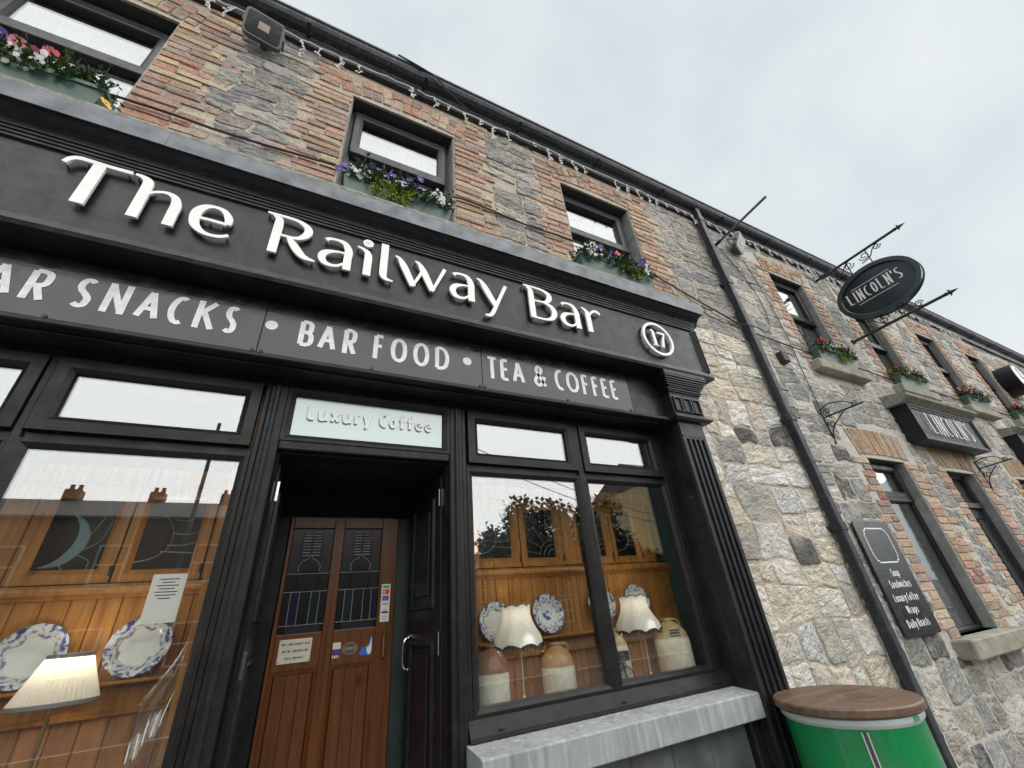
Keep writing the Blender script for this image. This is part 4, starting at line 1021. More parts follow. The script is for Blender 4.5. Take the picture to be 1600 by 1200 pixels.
# cut-out name letters on pins: strokes as (x, z, width) in facade metres
ss = .047; th = .018
def v_(x, z0=3.598, z1=3.925, w=ss): return ('p', [(x, z0, w), (x, z1, w)])
a0 = -.145
def a_shape(x0, x1):
    w = x1 - x0; X = lambda u: x0 + w * u
    return [('c', [(X(.16), 3.815, .030), (X(.26), 3.832, .021), (X(.5), 3.838, .020), (X(.74), 3.822, .034), (X(.875), 3.765, ss), (X(.875), 3.70, ss), (X(.88), 3.599, ss)]),
            ('c', [(X(.80), 3.738, .014), (X(.5), 3.732, .018), (X(.22), 3.708, .036), (X(.115), 3.668, .044), (X(.2), 3.622, .036), (X(.42), 3.607, .022), (X(.62), 3.618, .018), (X(.82), 3.655, .014)])]
NAME = [
 ('T', [('p', [(-1.256, 3.597, ss + .006), (-1.256, 3.905, ss + .004)]), ('c', [(-1.388, 3.858, .022), (-1.374, 3.895, .024), (-1.345, 3.915, .026), (-1.29, 3.916, .024), (-1.22, 3.914, .022), (-1.121, 3.915, .024)])]),
 ('h', [('c', [(-1.108, 3.916, .016), (-1.075, 3.910, .026), (-1.045, 3.885, .044), (-1.039, 3.84, ss), (-1.039, 3.72, ss), (-1.039, 3.597, ss)]), ('c', [(-1.03, 3.775, .012), (-1.0, 3.815, .016), (-.95, 3.836, .020), (-.905, 3.815, .036), (-.887, 3.76, ss), (-.887, 3.70, ss), (-.887, 3.597, ss)])]),
 ('e', [('c', [(-.79, 3.717, .018), (-.72, 3.719, .018), (-.637, 3.716, .020)]), ('c', [(-.633, 3.715, .03), (-.637, 3.765, .040), (-.668, 3.815, .030), (-.715, 3.830, .020), (-.76, 3.812, .034), (-.787, 3.765, .046), (-.790, 3.71, ss), (-.775, 3.655, .044), (-.735, 3.615, .028), (-.69, 3.604, .020), (-.645, 3.612, .020), (-.612, 3.635, .018)])]),
 ('R', [('c', [(-.462, 3.918, .012), (-.425, 3.91, .022), (-.394, 3.88, .040), (-.389, 3.83, ss), (-.389, 3.72, ss), (-.389, 3.596, ss)]), ('c', [(-.44, 3.916, .014), (-.36, 3.915, .019), (-.29, 3.908, .024), (-.235, 3.875, .040), (-.222, 3.83, ss), (-.245, 3.78, .036), (-.29, 3.752, .020), (-.38, 3.752, .016)]), ('c', [(-.325, 3.752, .02), (-.29, 3.70, .044), (-.25, 3.645, .046), (-.215, 3.615, .034), (-.155, 3.602, .010)])]),
 ('a', a_shape(-.145, .052)),
 ('i', [('c', [(.077, 3.832, .012), (.11, 3.824, .02), (.142, 3.80, .036), (.151, 3.76, ss), (.151, 3.68, ss), (.151, 3.597, ss)]), ('o', [(.142 + .0165 * math.cos(t), 3.886 + .0165 * math.sin(t), .034) for t in [-k * math.pi / 4 for k in range(8)]])]),
 ('l', [('c', [(.253, 3.924, ss), (.253, 3.80, ss), (.253, 3.68, ss), (.256, 3.635, .044), (.275, 3.608, .026), (.32, 3.600, .010)])]),
 ('w', [('c', [(.325, 3.842, .010), (.355, 3.825, .026), (.385, 3.77, .046), (.42, 3.69, .046), (.456, 3.605, .040)]), ('p', [(.45, 3.600, .016), (.515, 3.755, .022)]), ('c', [(.462, 3.842, .010), (.492, 3.825, .026), (.522, 3.77, .046), (.556, 3.69, .046), (.592, 3.605, .040)]), ('p', [(.588, 3.598, .018), (.68, 3.838, .026)])]),
 ('a', a_shape(.717, .905)),
 ('y', [('c', [(.93, 3.842, .010), (.962, 3.825, .026), (.995, 3.77, .046), (1.035, 3.69, .046), (1.075, 3.615, .038)]), ('c', [(1.17, 3.838, .026), (1.12, 3.72, .026), (1.075, 3.61, .028), (1.045, 3.54, .030), (1.02, 3.512, .026), (.985, 3.507, .014)])]),
 ('B', [('c', [(1.333, 3.918, .012), (1.362, 3.91, .022), (1.391, 3.88, .040), (1.396, 3.83, ss), (1.396, 3.72, ss), (1.396, 3.61, ss)]), ('c', [(1.35, 3.916, .014), (1.44, 3.915, .018), (1.51, 3.908, .024), (1.562, 3.878, .040), (1.568, 3.838, .046), (1.54, 3.797, .034), (1.49, 3.778, .016), (1.40, 3.777, .015)]), ('c', [(1.43, 3.777, .014), (1.51, 3.777, .018), (1.575, 3.748, .036), (1.597, 3.695, ss), (1.572, 3.637, .038), (1.52, 3.608, .020), (1.45, 3.602, .018), (1.374, 3.606, .020)])]),
 ('a', a_shape(1.652, 1.846)),
 ('r', [('c', [(1.883, 3.838, .012), (1.91, 3.828, .022), (1.936, 3.80, .040), (1.941, 3.76, ss), (1.941, 3.68, ss), (1.941, 3.595, ss)]), ('c', [(1.955, 3.76, .012), (1.975, 3.80, .018), (2.01, 3.83, .024), (2.045, 3.832, .028), (2.078, 3.812, .018)])]),
]
YN = -.275
nm = empty('name_lettering', (.35, -.235, 3.7), 'raised white cut-out letters reading The Railway Bar on the black fascia', 'lettering')
for ch, strokes in NAME:
    m = MB(); pins = MB(); k = 0
    for kind, pts in strokes:
        q = [L_(a, b) + (w * 1.0071 * 1.04,) for a, b, w in pts]
        if kind == 'c': q = catmull(q, 7)
        elif kind == 'o': q = catmull(q, 4, True)
        m.add(stroke_mesh(q, YN - .0004 * k, .016, kind == 'o')); k += 1
        for t in ({0, len(q) - 1} if len(q) < 9 else {2, len(q) // 2, len(q) - 3}):
            pins.add(tube([(q[t][0], YN + .012, q[t][1]), (q[t][0], -.234, q[t][1])], .006, 6))
    o = m.build('letter', 'white_letter', nm); tag(pins.build('pins', 'letter_edge', o), kind='stuff')
num = empty('house_number', (2.68, -.235, 3.68), 'white number 17 in a raised ring at the right end of the black fascia', 'house number')
cx, cz = L_(2.722, 3.713)
m = MB(); m.add(stroke_mesh([(cx + .172 * math.cos(a), cz + .172 * math.sin(a), .026) for a in [2 * math.pi * k / 48 for k in range(48)]], YN, .022, True)); m.build('ring', 'white_letter', num)
m = MB(); m.add(stroke_mesh([(cx - .075, cz + .085, .012), (cx - .055, cz + .088, .02), (cx - .047, cz + .08, .03), (cx - .047, cz - .085, .03)], YN, .016)); m.add(stroke_mesh([(cx - .082, cz - .082, .008), (cx - .015, cz - .082, .008)], YN - .0005, .016)); m.build('digit', 'white_letter', num)
m = MB(); m.add(stroke_mesh([(cx + .005, cz + .072, .02), (cx + .10, cz + .072, .02)], YN, .016)); m.add(stroke_mesh([(cx + .092, cz + .076, .012), (cx + .06, cz - .0, .024), (cx + .035, cz - .088, .03)], YN - .0005, .016)); m.build('digit', 'white_letter', num)
pins = MB()
for a in range(8): pins.add(tube([(cx + .172 * math.cos(a * .785), YN + .015, cz + .172 * math.sin(a * .785)), (cx + .172 * math.cos(a * .785), -.234, cz + .172 * math.sin(a * .785))], .006, 6))
for dx, dz in ((-.047, .07), (-.047, -.06), (.03, .072), (.04, -.07)): pins.add(tube([(cx + dx, YN + .012, cz + dz), (cx + dx, -.234, cz + dz)], .005, 6))
tag(pins.build('pins', 'letter_edge', num), kind='stuff')

# menu strip under the fascia: three black panels with white capitals
YS = -.116; ks = 1.0599
def Sx(x): return x * ks
zb, zt = 1.6 + (3.0 - 1.6) * ks, 1.6 + (3.18 - 1.6) * ks
strip = empty('menu_strip', (.4, -.1, 3.1), 'long black three-panel sign with white capitals under the fascia', 'sign')
for a, b in ((-2.4, -.338), (-.335, .951), (.954, 2.235)):
    obj('panel', *box(Sx(a), Sx(b), YS + .0015, -.1005, 2.974, 3.365, .0015), 'sign_black', strip)
m = MB()
for x in (-1.15, -.355, -.315, .935, .97, .25, 1.62, 2.21): m.add(disc_y(Sx(x), 3.008, .010, YS - .005, YS + .004, 12))
m.build('screw', 'screw', strip)
SUB = [('B', -1.53, -1.445), ('A', -1.415, -1.296), ('R', -1.267, -1.185), ('S', -1.105, -1.035), ('N', -.995, -.905), ('A', -.873, -.777), ('C', -.75, -.675), ('K', -.638, -.545), ('S', -.515, -.452),
       ('B', -.158, -.08), ('A', -.057, .039), ('R', .075, .152), ('F', .246, .313), ('O', .348, .449), ('O', .487, .59), ('D', .628, .724),
       ('T', .988, 1.069), ('E', 1.09, 1.16), ('A', 1.181, 1.278), ('&', 1.35, 1.458), ('C', 1.53, 1.605), ('O', 1.63, 1.743), ('F', 1.771, 1.84), ('F', 1.866, 1.935), ('E', 1.956, 2.025), ('E', 2.048, 2.116)]
for ch, a, b in SUB: glyph(ch, Sx(a), Sx(b), zb, zt, .0285, YS - .0006, 0, None, .12).build('letter', 'vinyl_white', strip)
for x in (-.297, .848): obj('dot', *disc_y(Sx(x), 1.6 + 1.503 * ks, .032, YS - .0006, YS + .001), 'vinyl_white', strip)

# fanlight lettering
fl = empty('fanlight_lettering', (.33, .06, 2.75), 'raised white Luxury Coffee lettering on the pale glass over the door', 'lettering')
def word(s, a, b, zc, zx, mat, y, dx=0, dz=0):
    t = text(s, a + dx, b + dx, zc + dz, zx + dz, .0175, y, .003, .08, .2); return t
for s, a, b in (('Luxury', -.048, .318), ('Coffee', .362, .703)):
    t = word(s, a, b, 2.70, 2.797, 'ice_letter', YF + .010); t.build('word', 'ice_letter', fl)
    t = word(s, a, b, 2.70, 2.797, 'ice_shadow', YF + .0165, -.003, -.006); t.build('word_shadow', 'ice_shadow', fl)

# oval hanging sign on two spear-ended rods
XS = 7.68
hs = empty('hanging_sign', (XS, 0, 5.7), 'dark green oval hanging pub sign on two spear-ended iron rods', 'sign')
EC = (-.665, 5.635); ea, eb = .545, .435
def ell(k, n=64, ra=ea, rb=eb): t = 2 * math.pi * k / n; return EC[0] + ra * math.cos(t), EC[1] + rb * math.sin(t)
def xdisc(ra, rb, X0, X1):
    n = 64; p = [ell(k, n, ra, rb) for k in range(n)]
    return [(X0, y, z) for y, z in p] + [(X1, y, z) for y, z in p], [(i, (i + 1) % n, (i + 1) % n + n, i + n) for i in range(n)] + [tuple(range(n))[::-1], tuple(range(n, 2 * n))]
obj('board', *xdisc(ea - .03, eb - .03, XS - .02, XS + .02), 'gloss_dark', hs)
v = []; f = []; n = 64; prof = [(0., -.05), (.012, -.056), (-.05, -.056), (-.062, -.045), (-.062, .045), (-.05, .056), (.012, .056), (0., .05)]
for k in range(n):
    for d, X in prof: y, z = ell(k, n, ea + d, eb + d); v.append((XS + X, y, z))
np_ = len(prof); f = [(k * np_ + j, k * np_ + (j + 1) % np_, ((k + 1) % n) * np_ + (j + 1) % np_, ((k + 1) % n) * np_ + j) for k in range(n) for j in range(np_)]
obj('rim', v, f, 'oval_rim', hs, smooth=False)
def serif_text(s, x0, x1, z0, z1, w, y, depth=0., serif=.35):
    """condensed high-contrast capitals with slab serifs"""
    W = {'I': .42, "'": .28}; tot = sum(W.get(c, .95) for c in s) + .18 * (len(s) - 1); u = (x1 - x0) / tot; x = x0; mb = MB()
    for c in s:
        wd_ = W.get(c, .95) * u
        glyph(c, x + .08 * wd_, x + .92 * wd_, z0, z1, w, y, depth, mb, .55)
        feet = {'L': [(.08, 1)], 'I': [(.5, 1), (.5, 0)], 'N': [(.08, 1), (.08, 0), (.92, 1)]}.get(c, [])
        for uu, t in feet:
            cxx = x + wd_ * uu + (w * .3 if uu < .3 else (-w * .3 if uu > .7 else 0)); zz = z1 - w * .12 if t else z0 + w * .12
            mb.add(stroke_mesh([(cxx - w * .95, zz, w * .3), (cxx + w * .95, zz, w * .3)], y - .001, depth))
        x += wd_ + .18 * u
    return mb
t = serif_text("LINCOLN'S", .255, 1.015, 5.585, 5.79, .022, 0)
swap_to_x(t, XS - .0215).build('lettering', 'vinyl_white', hs)
m = MB()
for z in (5.825, 5.53): swap_to_x(MB().add(box(.36, .91, 0, .001, z, z + .008, 0)), XS - .0215).build('rule', 'vinyl_white', hs)
def scroll(pts, r=.008): return tube(catmull(pts, 6), r, 6)
def spiral(cx, cz, r, a0, turns, s, n=16): return [(XS, cx + r * (1 - .75 * k / n) * math.cos(a0 + s * turns * 6.283 * k / n), cz + r * (1 - .75 * k / n) * math.sin(a0 + s * turns * 6.283 * k / n)) for k in range(n + 1)]
for zr, name in ((6.37, 1), (5.03, -1)):
    m = MB(); m.add(tube([(XS, .03, zr), (XS, -1.22, zr)], .022, 10)); m.add(box(XS - .03, XS + .03, -.28, -.1, zr - .03, zr + .03, .004) if name == 1 else box(XS - .03, XS + .03, -.05, .02, zr - .03, zr + .03, .004))
    m.add(tube([(XS, -1.22, zr), (XS, -1.25, zr), (XS, -1.255, zr), (XS, -1.29, zr), (XS, -1.38, zr)], [.022, .03, .018, .028, .001], 8))
    for s in (-1, 1): m.add(tube([(XS, -1.27, zr), (XS, -1.285, zr + s * .04), (XS, -1.265, zr + s * .055)], [.012, .010, .003], 6))
    m.build('rod', 'iron', hs)
    for cy_, sg in ((-.42, 1), (-.85, -1)):
        m = MB(); zc = zr - name * .10
        m.add(tube(spiral(cy_ - sg * .10, zc, .075, 0 if sg < 0 else math.pi, 1.4, name * sg), .008, 6)); m.add(tube(spiral(cy_ + sg * .10, zc + name * .035, .055, math.pi if sg < 0 else 0, 1.4, -name * sg), .008, 6))
        m.add(scroll([(XS, cy_ - .17, zr), (XS, cy_ - .05, zr - name * .06), (XS, cy_ + .04, zr - name * .17), (XS, cy_ + .17, zr - name * .2)])); m.build('scroll', 'iron', hs)
    for cy_ in (-.5, -.8):
        obj('hanger', *tube([(XS, cy_, zr), (XS, cy_, zr - name * .36)], .009, 6), 'iron', hs)

# box sign over the neighbour's door
bs = empty('box_sign', (8.6, 0, 3.5), 'black box sign with white raised letters over the neighbouring doorway', 'sign')
obj('case', *box(7.56, 9.72, -.19, .01, 3.25, 3.80, .006), 'black_satin', bs)
m = MB(); m.add(sweep_rect(7.56, 9.72, 3.25, 3.80, [(0, -.188), (0, -.225), (.018, -.225), (.03, -.21), (.05, -.208), (.055, -.196), (.055, -.188)])); m.build('frame', 'black_satin', bs)
obj('face', *box(7.615, 9.665, -.194, -.189, 3.305, 3.745, 0), 'black_satin', bs)
obj('hood', *xprism([(-.31, 3.88), (-.31, 3.93), (.01, 3.985), (.01, 3.802), (-.20, 3.802)], 7.46, 9.86), 'mossy_stone', bs)
x = 7.95
for c, w in zip("LINCOLN'S", (.13, .07, .15, .14, .14, .13, .15, .06, .13)):
    t = serif_text(c, x, x + w, 3.37, 3.69, .021, -.225, .006); t.build('letter', 'white_letter', bs); x += w + .035
fb = empty('far_box_sign', (13, 0, 3.6), 'black box sign at the far right edge of the stone building', 'sign')
obj('case', *box(11.75, 13.9, -.2, .01, 3.25, 3.78, .006), 'black_satin', fb); obj('hood', *xprism([(-.31, 3.86), (-.31, 3.90), (.01, 3.95), (.01, 3.782), (-.20, 3.782)], 11.7, 13.95), 'mossy_stone', fb)

# black menu board on the wall
mb_ = empty('menu_board', (5.4, -.03, 1.65), 'black menu board with white framed panel and five white lines on stone wall', 'sign')
def rrect(x0, x1, z0, z1, r, n=5):
    p = []
    for cx_, cz_, a in ((x1 - r, z1 - r, 0), (x0 + r, z1 - r, 90), (x0 + r, z0 + r, 180), (x1 - r, z0 + r, 270)):
        p += [(cx_ + r * math.cos(R(a + 90 * k / n)), cz_ + r * math.sin(R(a + 90 * k / n))) for k in range(n + 1)]
    return p
obj('panel', *zprism(rrect(5.045, 5.725, 1.135, 2.162, .04)[::-1], -.045, -.028), 'sign_black', mb_)
def notch(x0, x1, z0, z1, w, y):
    r = .05; p = []
    for sx, sz, X, Z in ((1, 1, x0, z0), (-1, 1, x1, z0), (-1, -1, x1, z1), (1, -1, x0, z1)):
        q = [(X, Z + sz * r * 1.25), (X + sx * r * .35, Z + sz * r), (X + sx * r * .45, Z + sz * r * .45), (X + sx * r, Z + sz * r * .35), (X + sx * r * 1.25, Z)]
        if sx * sz < 0: q = q[::-1]
        p += q
    return stroke_mesh([(a, b, w) for a, b in p], y, 0, True)
obj('panel_frame', *notch(5.155, 5.615, 1.765, 2.09, .013, -.0466), 'vinyl_white', mb_)
for s, a, b, z in (('Soup', 5.315, 5.46, 1.635), ('Sandwiches', 5.19, 5.59, 1.535), ('Luxury', 5.145, 5.37, 1.42), ('Coffee', 5.395, 5.605, 1.42), ('Wraps', 5.27, 5.485, 1.315), ('Daily', 5.165, 5.335, 1.205), ('Roasts', 5.36, 5.58, 1.205)):
    text(s, a, b, z, z + .072, .013, -.0466, 0, .3, .22).build('line', 'vinyl_white', mb_)

# ================================================================== WINDOW DISPLAYS
YB = .42
def backdrop(xa, xb, leaves, posts, label):
    b = empty('pine_panelling', ((xa + xb) / 2, YB, 0), label, 'panelling')
    rr_ = random.Random(int(xa * 10) + 40)
    x = xa
    while x < xb - .02:                                                   # tongue and groove boards, two tiers
        e = min(x + .094, xb)
        obj('board', *box(x + .0015, e - .0015, YB, YB + .02, 1.44, 1.875, .004), 'pine', b)
        obj('board', *box(x + .0015, e - .0015, YB + .004, YB + .024, .85, 1.37, .004), 'pine', b); x = e
    obj('backing', *box(xa, xb, YB + .026, YB + .04, .8, 2.9, 0), 'dark_inside', b)
    obj('rail', *xprism([(YB - .035, 1.880), (YB - .04, 1.868), (YB - .035, 1.855), (YB - .012, 1.848), (YB - .012, 1.835), (YB + .02, 1.833), (YB + .02, 1.895), (YB - .015, 1.895)], xa, xb), 'pine', b)
    obj('rail', *box(xa, xb, YB - .012, YB + .02, 1.365, 1.472, .005), 'pine', b)
    obj('rail', *box(xa, xb, YB - .008, YB + .02, 2.37, 2.47, .005), 'pine', b)
    m = MB(); z0 = 2.475
    obj('dark_board', *box(xa, xb, YB, YB + .02, 2.475, 2.90, .004), 'dark_inside', b)  # board coloured dark so the sky reflects cleanly in the glass before it
    for p, q in posts: obj('post', *box(p, q, YB - .016, YB + .02, 1.90, 2.366, .006), 'pine', b)
    for i, (p, q, g0, g1, kind) in enumerate(leaves):
        sh = obj('shutter', *sweep_rect(p + .003, q - .003, 1.90, 2.362, [(0, YB - .02), (0, YB + .02), (min(g0 - p, q - g1), YB + .02), (min(g0 - p, q - g1) + .004, YB + .0), (min(g0 - p, q - g1) - .008, YB - .012), (min(g0 - p, q - g1) - .02, YB - .02)]), 'pine', b)
        obj('pane', *box(g0 - .03, g1 + .03, YB + .004, YB + .01, 1.93, 2.33, 0), 'glass_dark', sh)
        m = MB(); yl = YB + .001; cx_ = (g0 + g1) / 2
        def T(pts, r=.003): m.add(tube([(x_, yl, z_) for x_, z_ in catmull(pts, 5)], r, 5))
        if kind == 'moon':
            ou = [(g0 + .03, 1.975), (g0 + .10, 1.985), (g0 + .155, 2.04), (g0 + .17, 2.11), (g0 + .14, 2.18), (g0 + .08, 2.225)]; inn = [(g0 + .08, 2.225), (g0 + .115, 2.17), (g0 + .125, 2.11), (g0 + .11, 2.05), (g0 + .075, 2.0), (g0 + .03, 1.975)]
            o1, i1 = catmull(ou, 5), catmull(inn, 5)
            obj('moon', *zprism((o1 + i1[1:-1])[::1], yl - .002, yl + .004), 'glass_teal', sh)
            T(ou); T([(g0 + .17, 2.12), (g0 + .2, 2.2), (g0 + .21, 2.27)]); T([(g0 + .16, 2.05), (g0 + .22, 2.1), (g0 + .235, 2.2)]); T([(g0 + .1, 1.985), (g0 + .11, 1.97), (g0 + .12, 1.96)]); T([(g0 + .15, 2.03), (g0 + .2, 2.0), (g0 + .2, 1.96)])
        elif kind == 'sun':
            for r_ in (.05, .085, .12): T([(g1 - .02 + r_ * math.cos(a), 1.965 + r_ * math.sin(a)) for a in [math.pi / 2 + k * .16 * math.pi / 2 for k in range(7)]])
            for a in (100, 128, 150, 170): T([(g1 - .02 + .12 * math.cos(R(a)), 1.965 + .12 * math.sin(R(a))), (g1 - .02 + .2 * math.cos(R(a)), 1.965 + .2 * math.sin(R(a))), (g1 - .02 + .27 * math.cos(R(a)), 1.965 + .27 * math.sin(R(a)))], .0022)
        else:
            T([(g0, 1.99), (g0 + .08, 2.01), (g0 + .13, 2.06), (g0 + .135, 2.13), (g0 + .1, 2.2), (g0 + .04, 2.24)]); T([(g0 + .12, 2.2), (g0 + .18, 2.195), (g1, 2.21)]); T([(g0 + .135, 2.13), (g0 + .2, 2.125), (g1, 2.14)]); T([(g0 + .12, 2.07), (g0 + .19, 2.07), (g1, 2.085)]); T([(g0 + .10, 2.04), (g0 + .18, 2.035), (g1, 2.03)])
        m.build('lead_came', 'came', sh)
        m = MB(); m.add(box(q - .014, q + .0, YB - .026, YB - .018, 1.93, 1.975, .003)); m.build('bolt', 'iron', sh)
    return b
backdrop(-2.3, -.36, [(-1.145, -.775, -1.085, -.835, 'moon'), (-.772, -.415, -.718, -.468, 'fish')], [(-1.5, -1.15), (-.412, -.362)], 'varnished pine panelling with leaded moon shutters behind the left shop window')
backdrop(.98, 2.86, [(1.085, 1.465, 1.145, 1.40, 'fish'), (1.468, 1.83, 1.525, 1.775, 'sun'), (1.99, 2.30, 2.045, 2.245, 'sun'), (2.303, 2.61, 2.36, 2.56, 'fish')], [(1.833, 1.988), (2.615, 2.75)], 'varnished pine panelling with leaded shutters behind the right shop window')
for xa, xb, lb in ((-2.3, -.36, 'pine window board under the plates in the left shop window'), (.94, 2.86, 'pine window board under the jars in the right shop window')):
    tag(obj('window_board', *box(xa, xb, .115, YB + .03, 1.10, 1.13, .004), 'pine'), lb, 'window board')
w = tag(obj('side_panel', *box(2.862, 2.90, .10, .50, .9, 2.89, .004), 'green_wall'), 'dark green side panel at the right end of the right shop window', 'panel')
tag(obj('side_panel', *box(.94, .978, .125, .50, .9, 2.89, .004), 'green_wall'), 'dark green side panel at the left end of the right shop window', 'panel')
tag(obj('side_panel', *box(-.358, -.26, .125, .50, .9, 2.89, .004), 'pine'), 'pine side panel between the left shop window and the porch', 'panel')
tag(obj('side_panel', *box(-2.36, -2.3, .125, .50, .9, 2.89, .004), 'pine'), 'pine side panel at the far left of the left shop window', 'panel')

def plate(x, z, r, mat, label, y=.385, tilt=12):
    o = empty('plate', (x, y, z - r), label, 'plate', 'blue and white plates in the windows')
    prof = [(0, .012), (r * .58, .012), (r * .62, .008), (r * .68, .000), (r * .97, -.012), (r, -.012), (r, -.008), (r * .68, .008), (0, .018)]
    n = 40; v = []; f = []
    for k in range(n):
        a = 2 * math.pi * k / n; sc = 1 + .008 * math.cos(a * 12)
        for q, d in prof: v.append((q * sc * math.cos(a), d, q * sc * math.sin(a)))
    m_ = len(prof); f = [(k * m_ + j, ((k + 1) % n) * m_ + j, ((k + 1) % n) * m_ + j + 1, k * m_ + j + 1) for k in range(n) for j in range(m_ - 1)]
    me = bpy.data.meshes.new('dish'); me.from_pydata(v, [], f); me.materials.append(MATS[mat]); me.polygons.foreach_set('use_smooth', [True] * len(f))
    p = bpy.data.objects.new('dish', me); C.objects.link(p); p.parent = o; p.location = (0, 0, r); p.rotation_euler = (R(-tilt), 0, 0); sc_ = r / .122; 
    st2 = obj('stand', *tube([(x - .05, y + .01, z - r * .75), (x - .05, y - .025, z - r - .002), (x - .05, y - .03, z - r + .02)], .003, 6), 'brass', o)
    return o
plate(-.575, 1.622, .122, 'plate_floral', 'floral blue and white plate standing right of the pleated lampshade')
plate(-.945, 1.622, .122, 'plate_floral', 'floral blue and white plate standing behind the pleated lampshade')
plate(1.235, 1.575, .118, 'plate_floral', 'floral blue and white plate behind the left fringed lampshade')
plate(1.625, 1.598, .120, 'plate_border', 'blue and white plate with a flower posy and panelled border')
plate(2.085, 1.625, .118, 'plate_floral', 'floral blue and white plate half hidden by the window mullion')
plate(2.425, 1.632, .110, 'plate_floral', 'floral blue and white plate behind the right fringed lampshade')
for x0, x1, z in ((-1.07, -.36, 1.498), (1.1, 2.56, 1.47)): tag(obj('plate_rail', *box(x0, x1, .345, YB - .0125, z - .014, z, .003), 'pine'), 'narrow pine ledge holding up the plates in the ' + ('left' if x0 < 0 else 'right') + ' shop window', 'shelf')

def jar(x, y, r, h, mat, label, z=1.131):
    o = empty('stoneware_jar', (x, y, z), label, 'jar', 'stoneware jars in the right window')
    p = [(0, .002), (r * .96, .002), (r, .01), (r, h * .55), (r * .99, h * .62), (r * .90, h * .76), (r * .62, h * .88), (r * .34, h * .93), (r * .30, h * .95), (r * .36, h * .965), (r * .36, h), (r * .24, h), (r * .22, h * .9), (0, h * .9)]
    b = obj('body', *lathe(p, (x, y, z), 36), mat, o, smooth=True); 
    hd = obj('handle', *tube(catmull([(x + r * .3, y, z + h * .955), (x + r * .62, y, z + h * .965), (x + r * .85, y, z + h * .90), (x + r * .80, y, z + h * .80)], 4), .010, 8), mat, o, smooth=True)
    return o
jar(1.128, .24, .098, .335, 'jar_brown', 'brown shouldered stoneware jar at the left end of the right window')
jar(1.575, .25, .103, .305, 'jar_tan', 'tan shouldered stoneware jar standing between the two fringed lamps')
jar(2.065, .30, .098, .34, 'jar_cream', 'cream stoneware jar behind the toy bicycle by the mullion')
jb = jar(2.56, .26, .125, .365, 'jar_cream', 'cream stoneware jar with stamped shoulder at the right end of the window')
m = MB()
for k in range(3):
    for j in range(9):
        a = -math.pi / 2 - .75 + j * .07; rr2 = .103 - k * .0 + .004 * k; zz = 1.131 + .292 - k * .017
        m.add(box(2.56 + (.125 * .93 - .0) * math.cos(a) - .003, 2.56 + .125 * .93 * math.cos(a) + .003, .26 + .125 * .93 * math.sin(a) - .004, .26 + .125 * .93 * math.sin(a) + .002, zz - .004, zz + .004, 0))
m.build('stamp', 'ink', jb)

LAMPS = []
def lamp_or_fill_light(x, y, z, w, par):
    l = bpy.data.lights.new('bulb', 'POINT'); l.energy = w; l.color = (1, .90, .76); l.shadow_soft_size = .025
    o = bpy.data.objects.new('bulb', l); C.objects.link(o); o.parent = par; o.location = Vector((x, y, z)) - loc_of(par)
def lamp_pleated(x, y):
    o = empty('table_lamp', (x, y, 1.131), 'lit table lamp with a cream pleated shade in the left window', 'lamp')
    n = 96; v = []; f = []
    prof = [(1.447, .132), (1.455, .131), (1.50, .113), (1.56, .088), (1.605, .070), (1.613, .068)]
    for k in range(n):
        a = 2 * math.pi * k / n
        for j, (z, r) in enumerate(prof):
            q = r + (.0045 if k % 2 else -.0015) * (0 if j in (0, 5) else 1); v.append((x + q * math.cos(a), y + q * math.sin(a), z))
    f = [(k * 6 + j, ((k + 1) % n) * 6 + j, ((k + 1) % n) * 6 + j + 1, k * 6 + j + 1) for k in range(n) for j in range(5)]
    obj('shade', v, f, 'pleated_shade', o)
    m = MB()
    for z, r in ((1.450, .135), (1.610, .071)): m.add(lathe([(r, -.008), (r + .003, -.006), (r + .003, .006), (r, .008)], (x, y, z), 48))
    m.build('trim', 'lace', o)
    obj('stem', *tube([(x, y, 1.14), (x, y, 1.50)], .007, 10), 'brass', o); obj('foot', *lathe([(0, .02), (.02, .018), (.06, .008), (.065, 0), (0, 0)], (x, y, 1.132), 24), 'brass', o, smooth=True)
    obj('bulb_glass', *lathe([(0, 1.50), (.015, 1.505), (.028, 1.535), (.018, 1.565), (0, 1.572)], (x, y, 0), 16), 'pleated_shade', o, smooth=True)
    lamp_or_fill_light(x, y, 1.585, .75, o)
lamp_pleated(-.762, .235)
